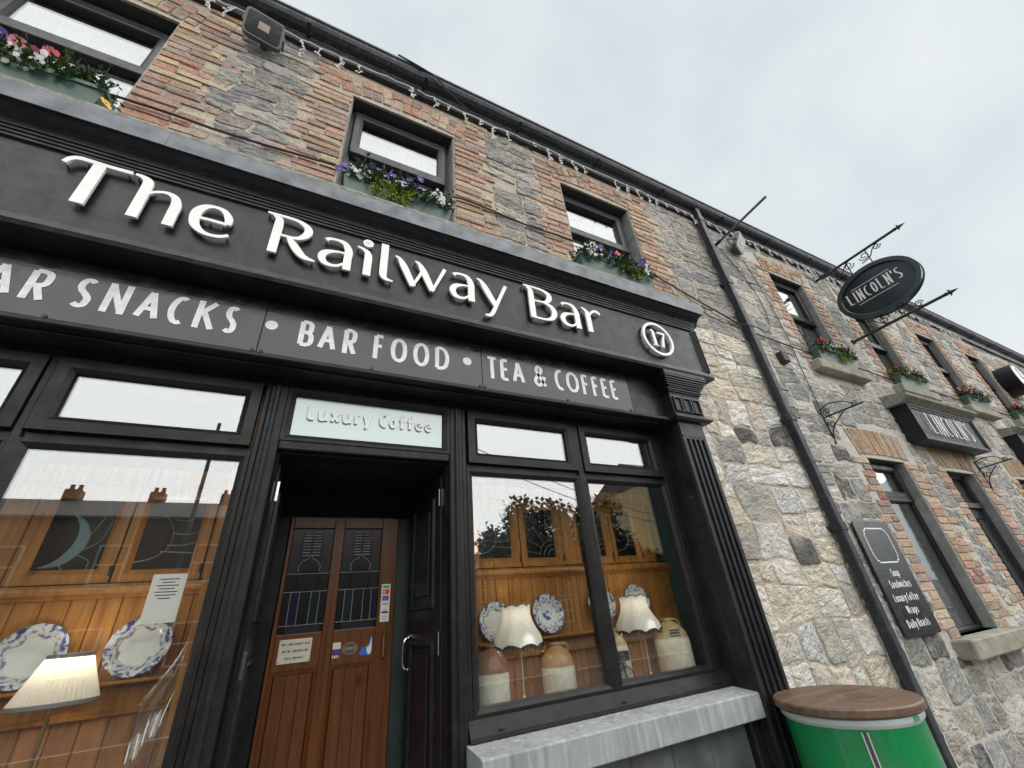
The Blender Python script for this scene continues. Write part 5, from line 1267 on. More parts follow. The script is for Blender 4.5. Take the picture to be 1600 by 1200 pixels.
def lamp_fringed(x, y, label):
    o = empty('table_lamp', (x, y, 1.131), label, 'lamp', 'fringed lamps in the right window')
    n = 48; v = []; f = []; prof = [(0, .155), (.18, .148), (.38, .122), (.58, .100), (.80, .090), (.93, .092), (1., .096)]
    Z0, H = 1.452, .205
    for k in range(n):
        a = 2 * math.pi * k / n; c8 = abs(math.cos(a * 4))                    # eight panels with ribs
        for j, (t, r) in enumerate(prof):
            q = r * (.93 + .07 * c8 ** 3); z = Z0 + t * H - (.018 * (1 - c8) if j == 0 else 0) * 1.0 + (.012 * (c8 - .5) if j == 6 else 0)
            v.append((x + q * math.cos(a), y + q * math.sin(a), z))
    f = [(k * 7 + j, ((k + 1) % n) * 7 + j, ((k + 1) % n) * 7 + j + 1, k * 7 + j + 1) for k in range(n) for j in range(6)]
    obj('shade', v, f, 'cloth_shade', o, smooth=True)
    m = MB(); bd = MB()
    pts = []
    for k in range(n):
        a = 2 * math.pi * k / n; c8 = abs(math.cos(a * 4)); q = .155 * (.93 + .07 * c8 ** 3) + .002; pts.append((x + q * math.cos(a), y + q * math.sin(a), Z0 - .018 * (1 - c8)))
    m.add(tube(pts, .006, 6, True))
    for k in range(n):
        p = pts[k]; m.add(tube([p, (p[0], p[1], p[2] - .016 - .008 * (k % 3))], .0022, 4)); bd.add(lathe([(0, -.004), (.004, 0), (0, .004)], (p[0], p[1], p[2] - .024 - .008 * (k % 3)), 6))
    m.build('fringe', 'fringe', o); tag(bd.build('beads', 'brass', o), kind='stuff')
    pts = []
    for k in range(n):
        a = 2 * math.pi * k / n; c8 = abs(math.cos(a * 4)); q = .096 * (.93 + .07 * c8 ** 3); pts.append((x + q * math.cos(a), y + q * math.sin(a), Z0 + H + .012 * (c8 - .5)))
    obj('braid', *tube(pts, .004, 6, True), 'lace', o)
    obj('stem', *tube([(x, y, 1.132), (x, y, 1.62)], .0065, 8), 'brass', o)
    m = MB(); m.add(tube([(x - .01, y - .055, 1.47), (x - .012, y - .05, 1.21)], .0025, 6)); m.add(tube([(x - .012, y - .05, 1.21), (x - .012, y - .05, 1.195), (x - .012, y - .05, 1.15)], [.005, .009, .015], 10)); m.build('tassel', 'tassel', o)
    obj('foot', *lathe([(0, .02), (.02, .018), (.055, .008), (.06, 0), (0, 0)], (x, y, 1.132), 24), 'brass', o, smooth=True)
    lamp_or_fill_light(x, y, 1.60, .45, o)  # fill light added inside an unlit lamp to brighten the right display
lamp_fringed(1.30, .22, 'fringed cream lampshade on the left of the right window')
lamp_fringed(2.242, .22, 'fringed cream lampshade on the right of the right window')
# toy bicycle by the mullion
tb = empty('toy_bicycle', (2.02, .19, 1.131), 'small black wire toy bicycle beside the window mullion', 'ornament')
def ring_(cx_, cz_, r, t, y=.19): return tube([(cx_ + r * math.cos(k * .314), y, cz_ + r * math.sin(k * .314)) for k in range(20)], t, 6, True)
for cx_, r in ((2.045, .062), (1.90, .03)):
    w = obj('wheel', *ring_(cx_, 1.135 + r, r, .004), 'iron', tb)
    m = MB()
    for k in range(6): a = k * .5236; m.add(tube([(cx_ - r * math.cos(a), .19, 1.135 + r - r * math.sin(a)), (cx_ + r * math.cos(a), .19, 1.135 + r + r * math.sin(a))], .0012, 4))
    m.build('spoke', 'iron', w)
m = MB(); m.add(tube([(2.045, .19, 1.197), (2.03, .19, 1.28), (1.98, .19, 1.275), (1.90, .19, 1.165)], .005, 6)); m.add(tube([(2.03, .16, 1.29), (2.03, .22, 1.29)], .004, 6)); m.build('frame', 'iron', tb)
m = MB(); m.add(sweep_rect(2.0, 2.075, 1.29, 1.345, [(0, .165), (0, .215), (.004, .215), (.004, .165)])); m.add(box(2.0, 2.075, .165, .215, 1.315, 1.319, 0)); m.build('basket', 'iron', tb)
# paper notices behind the left glass
pn = empty('paper_notice', (-.52, YF + .05, 1.86), 'white paper notice behind the left shop window glass', 'notice')
obj('sheet', *box(-.545, -.42, YF + .062, YF + .0635, 1.70, 1.895, 0), 'paper', pn)
rr_ = random.Random(8); m = MB()
for k in range(7): a = rr_.uniform(.02, .04); m.add(box(-.545 + a, -.42 - a, YF + .0612, YF + .0618, 1.872 - k * .013, 1.876 - k * .013, 0))
m.build('printed_lines', 'ink', pn)
# clear plastic cover draped from a hook
n = 26; v = []; f = []; rows = 18
for j in range(rows + 1):
    t = j / rows; z = 1.70 - .56 * t; wd2 = .012 + .10 * (t ** .8) * (1 - .18 * math.sin(t * 9))
    for k in range(n):
        u = k / (n - 1); x = -.335 - (wd2 * (1 - u)) * 1.7 + .01 * math.sin(t * 7); yy = .20 + .022 * math.sin(u * 21 + t * 3) * (1 - t * .2) + .015 * math.sin(t * 11 + u * 4)
        v.append((x, yy, z))
f = [(j * n + k, j * n + k + 1, (j + 1) * n + k + 1, (j + 1) * n + k) for j in range(rows) for k in range(n - 1)]
pc = empty('plastic_cover', (-.4, .2, 1.7), 'clear crinkled plastic cover hanging at the right of the left shop window', 'plastic cover')
obj('sheet', v, f, 'clear_plastic', pc, smooth=True)
obj('cord', *tube([(-.35, .2, 1.695), (-.345, .19, 1.72), (-.30, .16, 1.735)], .003, 6), 'fairy_wire', pc)

# ================================================================== WALL FITTINGS
dp = empty('downpipe', (4.69, 0, 0), 'dark square rainwater downpipe between the two buildings', 'downpipe')
z = -.05
for k, e in enumerate((2.14, 3.29, 5.3, 6.55)):
    obj('pipe', *box(4.645, 4.735, -.125, -.035, z, e - .01, .008), 'fascia_board', dp)
    obj('socket', *box(4.637, 4.743, -.133, -.027, e - .085, e, .006), 'fascia_board', dp)
    m = MB(); m.add(box(4.62, 4.76, -.04, .02, e - .065, e - .03, .004)); m.build('bracket', 'fascia_board', dp); z = e - .06
obj('outlet', *box(4.65, 4.73, -.13, -.04, 6.54, 6.73, .008), 'fascia_board', dp)

def string_lights(x0, x1, label, dense, seed, zb=6.60):
    o = empty('string_lights', ((x0 + x1) / 2, -.06, zb), label, 'string lights', 'fairy lights under the eaves')
    r_ = random.Random(seed); pts = []; x = x0
    while x < x1: pts.append((x, -.066 - r_.uniform(0, .012), zb + .012 * math.sin(x * 4.2) + r_.uniform(-.008, .008))); x += .09
    obj('wire', *tube(pts, .006, 5), 'fairy_wire', o)
    m = MB(); bl = MB()
    for p in pts[::2]:
        if r_.random() > dense: continue
        L = r_.choice((.10, .17, .24, .32)); q = [p]; n = max(2, int(L / .04))
        for k in range(n): q.append((q[-1][0] + r_.uniform(-.022, .022), q[-1][1] - r_.uniform(-.004, .006), q[-1][2] - L / n * r_.uniform(.7, 1.2)))
        m.add(tube(q, .005, 5))
        for t in q[1:]:
            a = r_.uniform(0, 6.28); bl.add(tube([t, (t[0] + .018 * math.cos(a), t[1] - .012, t[2] - .014), (t[0] + .036 * math.cos(a), t[1] - .016, t[2] - .026)], [.005, .008, .005], 6))
    tag(m.build('drops', 'fairy_wire', o), kind='stuff'); tag(bl.build('bulbs', 'fairy_wire', o), kind='stuff')
string_lights(-3.2, .4, 'white fairy lights under the gutter left of the middle upper window', .85, 1)
string_lights(.45, 4.6, 'white fairy lights under the gutter between the middle window and the downpipe', .85, 2)
string_lights(4.75, 8.0, 'white fairy lights under the gutter between the downpipe and the oval sign', .95, 3)
string_lights(8.05, 13.5, 'tangled white fairy lights under the gutter beyond the oval sign', 1., 4)

def floodlight(x, y, z, w, yaw, label):
    o = empty('floodlight', (x, 0, z), label, 'floodlight')
    M_ = Matrix.Translation((x, y, z)) @ Matrix.Rotation(R(yaw), 4, 'Z') @ Matrix.Rotation(R(30), 4, 'X')
    def T(vf): return [tuple(M_ @ Vector(p)) for p in vf[0]], vf[1]
    h = w * .78
    obj('body', *T(zprism(rrect(-w / 2, w / 2, -h / 2, h / 2, .04)[::-1], -.01, .05)), 'alu', o)
    obj('glass', *T(zprism(rrect(-w * .44, w * .44, -h * .43, h * .43, .03)[::-1], -.014, -.009)), 'flood_glass', o)
    obj('reflector', *T(box(-w * .14, w * .14, -.018, -.0135, -h * .15, h * .15, .004)), 'flood_led', o)
    m = MB()
    for s in (-1, 1): m.add(T(box(s * w * .52 - .006, s * w * .52 + .006, -.01, .14, -.02, .02, .002)))
    m.add(T(box(-w * .52, w * .52, .13, .14, -.02, .02, .002))); m.build('bracket', 'alu', o)
    obj('arm', *box(x - .03, x + .03, y + .05, .02, z - .03, z + .03, .004), 'alu', o)
floodlight(-.93, -.17, 6.27, .30, 8, 'square grey floodlight on the wall right of the left upper window')
floodlight(5.36, -.16, 6.22, .32, 20, 'square floodlight with its frame on the wall right of the flagpole')
fp = empty('flagpole', (4.98, 0, 6.18), 'bare grey pole sticking out of the wall beside the downpipe', 'pole')
obj('pole', *tube([(4.98, -.02, 6.18), (4.99, -.86, 6.235)], .018, 10), 'alu', fp); obj('socket', *tube([(4.98, .02, 6.178), (4.981, -.10, 6.186)], .026, 10), 'iron', fp)

def iron_bracket(x, z, out, up, label):
    o = empty('iron_bracket', (x, 0, z), label, 'bracket')
    obj('back_bar', *tube([(x, -.015, z - .34), (x, -.015, z + .12)], .010, 6), 'iron', o)
    obj('arm', *tube([(x, -.015, z), (x, -out, z + up)], .010, 6), 'iron', o)
    def sp(y, zz, r, a0, s, tn=1.3): return [(x, y + r * (1 - .75 * k / 14) * math.cos(a0 + s * tn * 6.283 * k / 14), zz + r * (1 - .75 * k / 14) * math.sin(a0 + s * tn * 6.283 * k / 14)) for k in range(15)]
    obj('scroll', *tube(catmull([(x, -.02, z + .1), (x, -.12, z + .14), (x, -out * .6, z + up * .6 + .10), (x, -out * .8, z + up * .8 + .02)], 5), .007, 6), 'iron', o)
    obj('scroll', *tube(catmull([(x, -.02, z - .3), (x, -.06, z - .16), (x, -out * .5, z + up * .4 - .02)], 5), .007, 6), 'iron', o)
    obj('scroll', *tube(sp(-.08, z + .06, .04, 0, 1), .006, 6), 'iron', o); obj('scroll', *tube(sp(-.07, z - .1, .045, 1, -1), .006, 6), 'iron', o); obj('scroll', *tube(sp(-out * .8, z + up * .8 + .03, .035, 2, 1), .006, 6), 'iron', o)
iron_bracket(5.58, 3.40, .46, .0, 'empty wrought iron basket bracket on the wall above the menu board')
iron_bracket(9.5, 3.02, .42, .03, 'empty wrought iron basket bracket right of the box sign')

def cable(pts, r, label, mat='cable'):
    return tag(obj('cable', *tube(catmull(pts, 6), r, 6), mat), label, 'cable')
cable([(-3.2, -.02, 4.74), (-1.5, -.035, 4.875), (-.9, -.035, 4.88), (-.17, -.04, 4.935), (.05, -.05, 4.90), (.6, -.05, 4.93), (.93, -.035, 5.10), (1.6, -.035, 5.05), (2.26, -.04, 5.05), (3.25, -.04, 4.95), (3.9, -.035, 4.78), (4.64, -.04, 4.56)], .010, 'black cable running across the stone wall just above the shopfront cornice')
cable([(4.74, -.04, 4.50), (5.4, -.035, 4.47), (6.1, -.035, 4.45), (7.2, -.04, 4.44), (8.3, -.03, 4.42), (9.6, -.03, 4.44), (11, -.03, 4.42), (13.4, -.03, 4.42)], .010, 'black cable running along the neighbouring wall behind its flower boxes')
cable([(5.0, -.03, 6.1), (5.25, -.03, 5.7), (5.42, -.03, 5.2), (5.35, -.03, 4.75), (5.1, -.05, 4.55), (4.7, -.14, 4.50), (4.3, -.035, 4.52), (3.6, -.035, 4.72)], .006, 'thin grey looped cable hanging from the flagpole to the downpipe', 'iron')
cable([(5.5, -.03, 6.05), (5.62, -.03, 5.4), (5.66, -.03, 4.7), (5.6, -.03, 4.0), (5.58, -.03, 3.55)], .006, 'thin vertical cable from the second floodlight down to the iron bracket', 'iron')
cable([(.2, -.19, 6.90), (.6, -.195, 6.80), (.75, -.16, 6.70), (1.0, -.10, 6.64), (1.2, -.07, 6.60)], .010, 'black cable looped over the gutter above the middle upper window')
jbx = empty('junction_box', (5.25, -.02, 4.2), 'small dark junction box with loose white wires right of the downpipe', 'junction box')
obj('case', *box(5.19, 5.32, -.09, .0, 4.12, 4.27, .01), 'iron', jbx)
m = MB(); m.add(tube(catmull([(5.3, -.05, 4.13), (5.4, -.06, 4.02), (5.5, -.05, 4.06), (5.42, -.05, 4.1), (5.36, -.05, 3.98), (5.45, -.04, 3.80), (5.52, -.03, 3.62)], 5), .006, 5)); m.build('wire', 'fairy_wire', jbx)
ck = empty('wall_clock', (14.2, 0, 5.35), 'black drum clock with a white dial at the far right of the wall', 'clock')
CKX, CKZ, CKR = 14.6, 5.45, .37
obj('drum', *disc_y(CKX, CKZ, CKR, -.32, .02, 40), 'black_satin', ck); obj('dial', *disc_y(CKX, CKZ, CKR - .04, -.326, -.319, 40), 'dial', ck)
m = MB(); m.add(box(CKX - .012, CKX + .012, -.334, -.328, CKZ, CKZ + .27, 0)); m.add(box(CKX, CKX + .18, -.338, -.335, CKZ - .012, CKZ + .012, 0)); m.build('hands', 'ink', ck)

# ================================================================== FLOWER BOXES
def petal_disc(r, n=5, cup=.25):
    v = [(0, 0, 0)]; f = []
    for k in range(n):
        a = 6.283 * k / n; 
        for t, q in ((-.55, .75), (-.3, 1.), (.3, 1.), (.55, .75)):
            b = a + t * 6.283 / n; v.append((r * q * math.cos(b), -cup * r * q * .6 + .003 * (k % 2), r * q * math.sin(b)))
        s = 1 + 4 * k; f += [(0, s, s + 1), (0, s + 1, s + 2), (0, s + 2, s + 3)]
    return v, f
BLOOM = {}
for nme in ('purple', 'red', 'yellow', 'white', 'pink'):
    v, f = petal_disc(.036); e = len(v); v += [(.006 * math.cos(k * 1.05), -.006, .006 * math.sin(k * 1.05)) for k in range(6)]; f2 = f + [tuple(range(e, e + 6))]
    me = bpy.data.meshes.new('bloom'); me.from_pydata(v, [], f2); me.materials.append(MATS['petal_' + nme]); me.materials.append(MATS['petal_yellow' if nme != 'yellow' else 'petal_purple']); me.polygons[-1].material_index = 1; BLOOM[nme] = me
def leaf(p, d, up, l, w):
    d = d.normalized(); s = d.cross(up); s = s.normalized() if s.length > 1e-4 else d.orthogonal().normalized(); n_ = s.cross(d)
    a = p + d * l * .5
    return [tuple(p), tuple(a + s * w * .5 + n_ * w * .12), tuple(p + d * l), tuple(a - s * w * .5 + n_ * w * .12)], [(0, 1, 2), (0, 2, 3)]
def flower_box(x0, x1, y0, y1, z0, h, label, blooms, white, lime, seed, tall=1.):
    o = empty('flower_box', ((x0 + x1) / 2, (y0 + y1) / 2, z0), label, 'flower box', 'green window flower boxes')
    r_ = random.Random(seed); t = .02
    def ring(i, z): return [(x0 + i, y0 + i, z), (x1 - i, y0 + i, z), (x1 - i, y1 - i, z), (x0 + i, y1 - i, z)]
    rows = [ring(.03, z0), ring(.0, z0 + h - .03), ring(-.012, z0 + h - .03), ring(-.012, z0 + h), ring(.006, z0 + h), ring(.012, z0 + h - .05)]
    v = [p for q in rows for p in q]; f = [(4 * i + k, 4 * i + (k + 1) % 4, 4 * i + 4 + (k + 1) % 4, 4 * i + 4 + k) for i in range(len(rows) - 1) for k in range(4)] + [(3, 2, 1, 0)]
    obj('planter', v, f, 'planter', o)
    obj('soil', *box(x0 + .013, x1 - .013, y0 + .013, y1 - .013, z0 + h - .07, z0 + h - .045, .0), 'soil', o)
    fo = MB(); L = x1 - x0; zt_ = z0 + h
    nc = int(L / .045)
    for k in range(nc):                                                     # leafy clumps of stems
        cx_ = x0 + .02 + (L - .04) * (k + r_.uniform(.1, .9)) / nc; hgt = r_.uniform(.09, .21) * tall
        for s in range(17):
            b = Vector((cx_ + r_.uniform(-.03, .03), r_.uniform(y0, y1 - .03), zt_ - .03)); lean = Vector((r_.uniform(-.5, .5), r_.uniform(-.9, .35), r_.uniform(.5, 1.2)))
            tip = b + lean.normalized() * hgt * r_.uniform(.5, 1.15); fo.add(tube([b, b.lerp(tip, .5) + Vector((0, 0, .01)), tip], .0016, 3, False, False), 1)
            for q in range(9):
                u = r_.uniform(.1, 1.); p = b.lerp(tip, u); d = Vector((r_.uniform(-1, 1), r_.uniform(-1, .8), r_.uniform(-.5, .8)))
                fo.add(leaf(p, d, Vector((0, -.3, 1)), r_.uniform(.022, .050), r_.uniform(.014, .030)), r_.choice((0, 0, 1)))
    for k in range(int(L / .03)):
        p = Vector((r_.uniform(x0, x1), y0 + r_.uniform(-.005, .02), zt_ - .01)); pts = [p]
        for q in range(r_.randint(2, 5)): pts.append(pts[-1] + Vector((r_.uniform(-.02, .02), -.014 if q < 2 else -.004, .010 if q < 1 else -.018)))
        fo.add(tube(pts, .0014, 3, False, False), 1)
        for q in pts:
            for e in range(4): fo.add(leaf(q, Vector((r_.uniform(-1, 1), r_.uniform(-1, .1), r_.uniform(-.7, .6))), Vector((0, -1, .5)), r_.uniform(.02, .042), r_.uniform(.012, .026)), r_.choice((0, 1, 1)))
    for (u, ln, wd3) in lime:                                               # trailing lime creeper
        for s in range(int(7 * wd3)):
            p = Vector((x0 + L * u + r_.uniform(-.06, .06) * wd3, y0 + .02, zt_ - .005)); pts = [p]
            for q in range(int(ln / .02 * r_.uniform(.6, 1.05))): pts.append(pts[-1] + Vector((r_.uniform(-.012, .012), (-.012 if q < 3 else r_.uniform(-.004, .003)), (.012 if q < 2 else -.021))))
            fo.add(tube(pts, .0014, 3, False, False), 2)
            for q in pts[1:]:
                for e in range(3): fo.add(leaf(q, Vector((r_.uniform(-1, 1), r_.uniform(-1, .1), r_.uniform(-.6, .5))), Vector((0, -1, .4)), r_.uniform(.014, .026), r_.uniform(.012, .020)), 2)
    fo.build('foliage', None, o, mats=['leaf_dark', 'leaf_mid', 'leaf_lime'], fm=fo.m)
    wh = MB()
    for u, n_, c_w in white:                                                # small white blossom heads
        for k in range(n_):
            c0 = Vector((x0 + L * u + r_.gauss(0, .045), y0 + r_.uniform(-.05, .06), zt_ + r_.uniform(-.05, .09) * tall)); a = r_.uniform(0, 6.28)
            vv, ff = petal_disc(r_.uniform(.011, .019), 5, .1); ca, sa = math.cos(a), math.sin(a)
            wh.add(([tuple(c0 + Vector((p[0], p[1] * .5 - .35 * p[2], p[2]))) for p in vv], ff))
    if wh.v: tag(wh.build('blossom', 'petal_white', o), kind='stuff')
    for u, dz, col, n_ in blooms:
        for k in range(n_):
            b = bpy.data.objects.new('bloom', BLOOM[col]); C.objects.link(b); b.parent = o
            b.location = Vector((x0 + L * u + r_.gauss(0, .034), y0 + r_.uniform(-.05, .07), zt_ + dz * tall + r_.uniform(-.02, .03))) - loc_of(o)
            b.rotation_euler = (R(r_.uniform(-45, 15)), R(r_.uniform(0, 360)), R(r_.uniform(-35, 35))); sc = r_.uniform(.8, 1.25); b.scale = (sc, sc, sc)
flower_box(-2.5, -1.43, -.29, -.09, 4.362, .185, 'green flower box on the cornice at the left upper window', [(.5, .12, 'purple', 4), (.66, .10, 'pink', 2), (.75, .10, 'red', 2), (.98, -.1, 'yellow', 1), (.45, .15, 'purple', 3)], [(.72, 34, 1), (.62, 20, 1)], [], 1, 1.25)
flower_box(-.09, .745, -.29, -.10, 4.362, .205, 'green flower box with purple pansies and yellow creeper at the middle upper window', [(.22, .14, 'purple', 7), (.35, .13, 'purple', 6), (.50, .10, 'red', 1), (.55, .10, 'purple', 4), (.68, .12, 'purple', 5), (.02, .05, 'purple', 2)], [(.12, 46, 1), (.86, 34, 1)], [(.42, .28, 2.4), (.55, .24, 1.8)], 2)
flower_box(2.02, 2.93, -.29, -.10, 4.362, .205, 'green flower box with red and purple pansies at the right upper window', [(.18, .12, 'white', 3), (.30, .13, 'purple', 5), (.45, .12, 'purple', 4), (.55, .16, 'red', 2), (.8, .10, 'purple', 3)], [(.15, 30, 1), (.9, 36, 1)], [(.66, .22, 2.2), (.76, .18, 1.6)], 3)
flower_box(6.08, 7.06, -.13, .04, 4.312, .20, 'green flower box with yellow creeper on the first sill right of the downpipe', [(.08, .10, 'red', 3), (.16, .11, 'red', 2), (.75, .08, 'purple', 2)], [(.3, 30, 1), (.5, 16, 1)], [(.62, .24, 2.2), (.72, .16, 1.4)], 4)
flower_box(8.3, 9.28, -.13, .04, 4.312, .20, 'green flower box with yellow and red blooms above the box sign', [(.02, .03, 'yellow', 4), (.06, .14, 'red', 4), (.2, .13, 'red', 3), (.45, .14, 'purple', 5), (.62, .12, 'purple', 6), (.8, .08, 'purple', 3)], [(.35, 20, 1)], [(.68, .2, 1.6)], 5)
flower_box(10.85, 11.85, -.13, .04, 4.312, .20, 'green flower box with red and purple blooms on the third sill of the neighbour', [(.03, .13, 'red', 5), (.2, .16, 'red', 4), (.12, .08, 'pink', 4), (.45, .13, 'purple', 6), (.7, .12, 'purple', 6)], [(.42, 26, 1), (.62, 18, 1)], [(.7, .1, 1.)], 6)
flower_box(13.25, 14.2, -.13, .04, 4.312, .20, 'green flower box with red blooms on the farthest sill at the right edge', [(.05, .1, 'red', 4), (.3, .13, 'red', 5), (.5, .1, 'pink', 3), (.8, .1, 'red', 3)], [(.6, 20, 1)], [], 7)

# ================================================================== DRUM TABLE
DX, DY, DZ, DR = 3.02, -.53, 1.04, .37
dt = empty('drum_table', (DX, DY, 0), 'green steel drum table with round wooden top beside the black pilaster', 'table')
body = [(0, .0), (DR * .88, .0), (DR * .9, .012), (DR * .9, .30), (DR * .925, .315), (DR * .9, .33), (DR * .9, .63), (DR * .925, .645), (DR * .9, .66), (DR * .9, .955), (DR * .90, .96)]
obj('drum', *lathe(body, (DX, DY, 0), 56), 'drum_green', dt, smooth=True)
obj('hoop', *lathe([(DR * .89, .945), (DR * .93, .962), (DR * .94, .970), (DR * .94, .985), (DR * .925, .992), (DR * .88, .993)], (DX, DY, 0), 56), 'hoop_white', dt, smooth=True)
# wooden top in three boards with carved marks
def chord(a, b, n=40):
    """slice of the disc between x offsets a..b"""
    p = []
    for k in range(n + 1):
        t = a + (b - a) * k / n; p.append((t, math.sqrt(max(DR * DR - t * t, 0))))
    q = [(t, -s) for t, s in reversed(p)]
    out = [];
    for s in p + q:
        if not out or (abs(s[0] - out[-1][0]) + abs(s[1] - out[-1][1])) > 1e-5: out.append(s)
    return out
cA, sA = math.cos(R(58)), math.sin(R(58))
for a, b in ((-DR, -.13), (-.13, .045), (.045, DR)):
    p = chord(a + (.0012 if a > -DR else 0), b - (.0012 if b < DR else 0)); n = len(p); v = []
    for ins, z in ((.012, .996), (.0, 1.004), (.0, 1.032), (.008, 1.04)):
        k = 1 - ins / DR
        v += [(DX + (x * k * cA - y * k * sA), DY + (x * k * sA + y * k * cA), z) for x, y in p]
    f = [(r * n + i, r * n + (i + 1) % n, (r + 1) * n + (i + 1) % n, (r + 1) * n + i) for r in range(3) for i in range(n)] + [tuple(range(n))[::-1], tuple(range(3 * n, 4 * n))]
    obj('board', v, f, 'table_wood', dt)
m = MB()
def carve(pts, w=.006):
    Lp, Rp = ribbon([(a, b, w) for a, b in pts]); n = len(pts)
    m.add(([(DX + x * cA - y * sA, DY + x * sA + y * cA, 1.0408) for x, y in Lp + Rp], [(i, n + i, n + i + 1, i + 1) for i in range(n - 1)]))
carve([(-.10, -.12), (.02, -.12), (.02, -.02), (-.10, -.02), (-.10, -.12)]); carve([(-.085, -.10), (-.06, -.04), (-.04, -.09), (-.02, -.04), (.0, -.10)])
for k in range(5): carve([(.07, -.14 + k * .028), (.16, -.14 + k * .028)])
carve([(-.2, -.06), (-.2, .02), (-.17, .02)]); carve([(-.09, .06), (-.02, .06), (-.02, .12)], .005); carve([(-.24, -.1), (-.16, -.1)])
m.build('carving', 'twig', dt)
ang = math.atan2(CAM.y - DY, CAM.x - DX) + .10
for k, (da, w, mt, o_r) in enumerate(((0, .017, 'ink', .004), (-.036, .004, 'hoop_white', .0045), (.036, .004, 'hoop_white', .0045))):
    v = []; f = []; rr2 = DR * .9 + o_r
    for j in range(21):
        z = .02 + .92 * j / 20; bulge = DR * .025 * (max(0, 1 - abs(z - .315) / .015) + max(0, 1 - abs(z - .645) / .015))
        for s in (-1, 1): a = ang + da + s * w / DR; v.append((DX + (rr2 + bulge) * math.cos(a), DY + (rr2 + bulge) * math.sin(a), z))
    f = [(2 * j, 2 * j + 1, 2 * j + 3, 2 * j + 2) for j in range(20)]
    obj('stripe', v, f, mt, dt)
a = math.atan2(CAM.y - DY, CAM.x - DX) + .95
obj('label', *[(lambda: ([(DX + (DR * .942) * math.cos(a + s), DY + (DR * .942) * math.sin(a + s), z) for s, z in ((-.07, .966), (.07, .966), (.07, .988), (-.07, .988))], [(0, 1, 2, 3)]))()][0], 'card_green', dt)

# ================================================================== ACROSS THE STREET (seen in the glass)
def far_house(x0, x1, y, h, wall, label, floors, wx, roof_h=1.4, chim=(), depth=8.):
    b = empty('terraced_house', ((x0 + x1) / 2, y - depth / 2, 0), label, 'house', 'houses across the street')
    obj('wall', *box(x0, x1, y - depth, y, -.1, h, 0), wall, b)
    rf = obj('roof', *xprism([(y + .3, h - .02), (y + .3, h + .06), (y - depth / 2, h + roof_h), (y - depth - .3, h + .06), (y - depth - .3, h - .02)], x0 - .05, x1 + .05), 'far_roof', b)
    for c in chim:
        k = obj('chimney', *box(c - .3, c + .3, y - depth / 2 - .3, y - depth / 2 + .3, h + roof_h - .7, h + roof_h + .45, .03), 'far_wall_brown', b)
        m = MB()
        for q in (-.16, .14): m.add(lathe([(.09, 0), (.11, .03), (.08, .22), (.10, .26), (.06, .26)], (c + q, y - depth / 2, h + roof_h + .45), 10))
        m.build('pot', 'far_wall_brown', k)
    for zc in floors:
        for c in wx:
            w = obj('window', *sweep_rect(c - .5, c + .5, zc, zc + 1.5, [(0, y + .03), (0, y - .05), (.08, y - .05), (.08, y + .03)]), 'far_cream', b)
            obj('pane', *box(c - .42, c + .42, y + .001, y + .012, zc + .08, zc + 1.42, 0), 'flood_glass', w)
            obj('bar', *box(c - .42, c + .42, y + .013, y + .028, zc + .72, zc + .78, 0), 'far_cream', w)
    return b
lab = ['brown terraced house across the street, leftmost in the window reflection', 'brown terraced house across the street, second in the reflection', 'brown terraced house across the street, third in the reflection', 'brown terraced house across the street, fourth in the reflection']
for k in range(4):
    x0 = -17.2 + k * 6.2; far_house(x0, x0 + 6.18, -20., 6.4, 'far_wall_brown', lab[k], (1.0, 3.9), (x0 + 1.5, x0 + 4.6), 1.7, (x0 + 1.2, x0 + 4.4))
for k in range(3):
    x0 = 7.9 + k * 6.4; far_house(x0, x0 + 6.3, -27., 4.6, 'far_wall_brown', ('low brown house behind the trees across the street, nearest the terrace', 'low brown house behind the trees across the street, in the middle', 'low brown house behind the trees across the street, nearest the apartment block')[k], (.9, 2.6), (x0 + 1.5, x0 + 4.6), 1.7, (x0 + 3.,))  # houses added to block the bright horizon gap in the window reflection
ab = far_house(27., 36., -22., 11.0, 'far_wall_yellow', 'tall yellow apartment block with grey mansard roof across the street', (1.2, 4.1, 7.0), (28.2, 30.0, 32., 34.), 2.6, (), 10.)
ab['group'] = 'tall buildings across the street'
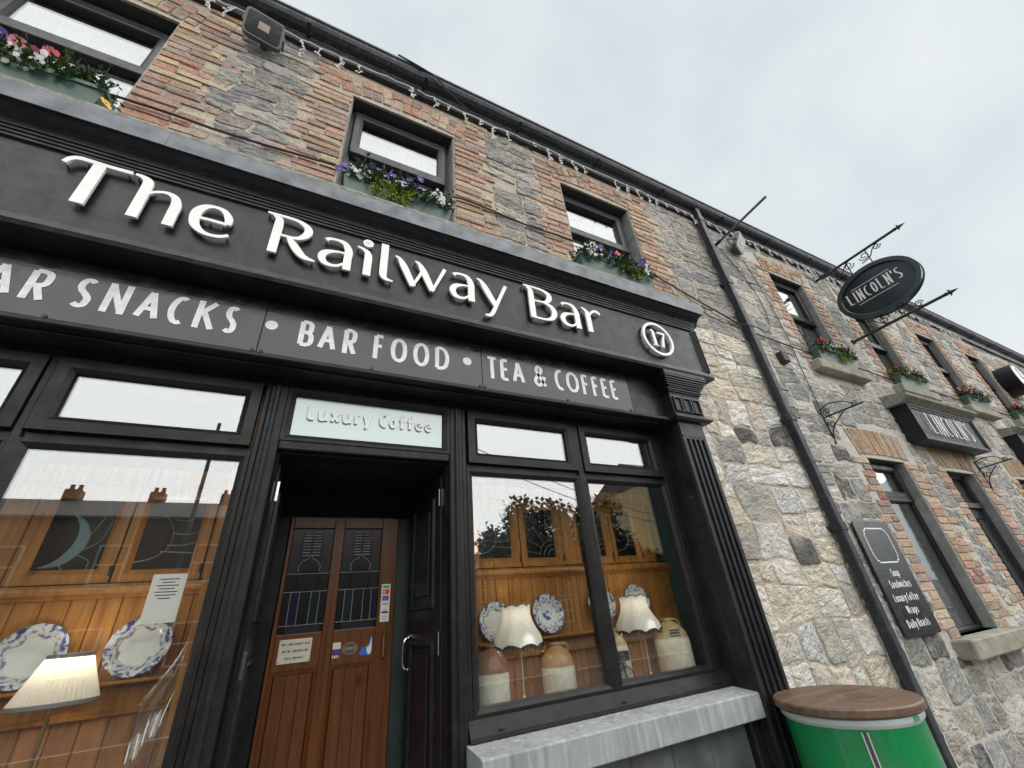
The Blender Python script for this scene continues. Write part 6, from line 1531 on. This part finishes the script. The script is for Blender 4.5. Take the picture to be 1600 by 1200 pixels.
def tree(x, y, h, r, label, seed):
    o = empty('street_tree', (x, y, 0), label, 'tree', 'trees across the street'); r_ = random.Random(seed)
    t = MB(); top = Vector((x, y, h * .55)); t.add(tube([(x, y, -.1), (x + .05, y, h * .25), tuple(top)], [.28, .2, .12], 8))
    v = []; f = []
    for k in range(9):
        a = r_.uniform(0, 6.28); e = Vector((x + r * .7 * math.cos(a), y + r * .7 * math.sin(a), h * r_.uniform(.55, .95))); b = Vector((x, y, h * r_.uniform(.3, .5)))
        t.add(tube([tuple(b), tuple(b.lerp(e, .5) + Vector((0, 0, .3))), tuple(e)], [.09, .05, .02], 5))
    t.build('trunk', 'bark', o)
    cl = [(x + r_.gauss(0, r * .42), y + r_.gauss(0, r * .42), h * .62 + r_.gauss(0, h * .15)) for _ in range(26)]
    for k in range(9000):
        c = r_.choice(cl); d = Vector((r_.gauss(0, 1), r_.gauss(0, 1), r_.gauss(0, 1))).normalized() * r_.uniform(.2, 1) * r * .36; p = Vector(c) + d
        q = leaf(p, Vector((r_.uniform(-1, 1), r_.uniform(-1, 1), r_.uniform(-1, 1))), Vector((.1, .2, 1)), .36, .26); n = len(v); v += q[0]; f += [tuple(i + n for i in g) for g in q[1]]
    obj('crown', v, f, 'far_leaf', o)
tree(12.3, -19, 7.4, 2.9, 'broad leafy tree across the street, left of the pair reflected in the right window', 1); tree(16.3, -20, 7.9, 3.2, 'taller leafy tree across the street, right of the pair reflected in the window', 2); tree(25.0, -24.5, 5.2, 2.2, 'low leafy tree beside the yellow apartment block', 3)
def lamp_post(x, y, h, arm, label):
    o = empty('lamp_post', (x, y, 0), label, 'lamp post', 'lamp posts across the street')
    obj('pole', *tube([(x, y, 0), (x, y, 1.2), (x, y, 1.25), (x, y, h)], [.09, .09, .06, .045], 10), 'alu', o)
    if arm: obj('arm', *tube([(x, y, h - .05), (x - arm, y + .2, h + .1)], .035, 8), 'alu', o); obj('head', *box(x - arm - .5, x - arm, y + .1, y + .3, h + .05, h + .17, .03), 'alu', o)
lamp_post(-2.5, -10.9, 7.2, 0, 'plain grey pole on the far pavement reflected in the left window')
lamp_post(15.4, -11.0, 8.4, 1.3, 'street lamp on the far pavement reflected in the right window')
for k, (za, zb_) in enumerate(((7.6, 6.9), (7.1, 6.5))):
    tag(obj('overhead_wire', *tube([(6 + 24 * t / 16, -12 - 8 * t / 16, za + (zb_ - za) * t / 16 - 1.0 * math.sin(math.pi * t / 16)) for t in range(17)], .018, 5), 'cable'), ('upper' if k == 0 else 'lower') + ' overhead wire slung across the far side of the street', 'wire', 'overhead wires')
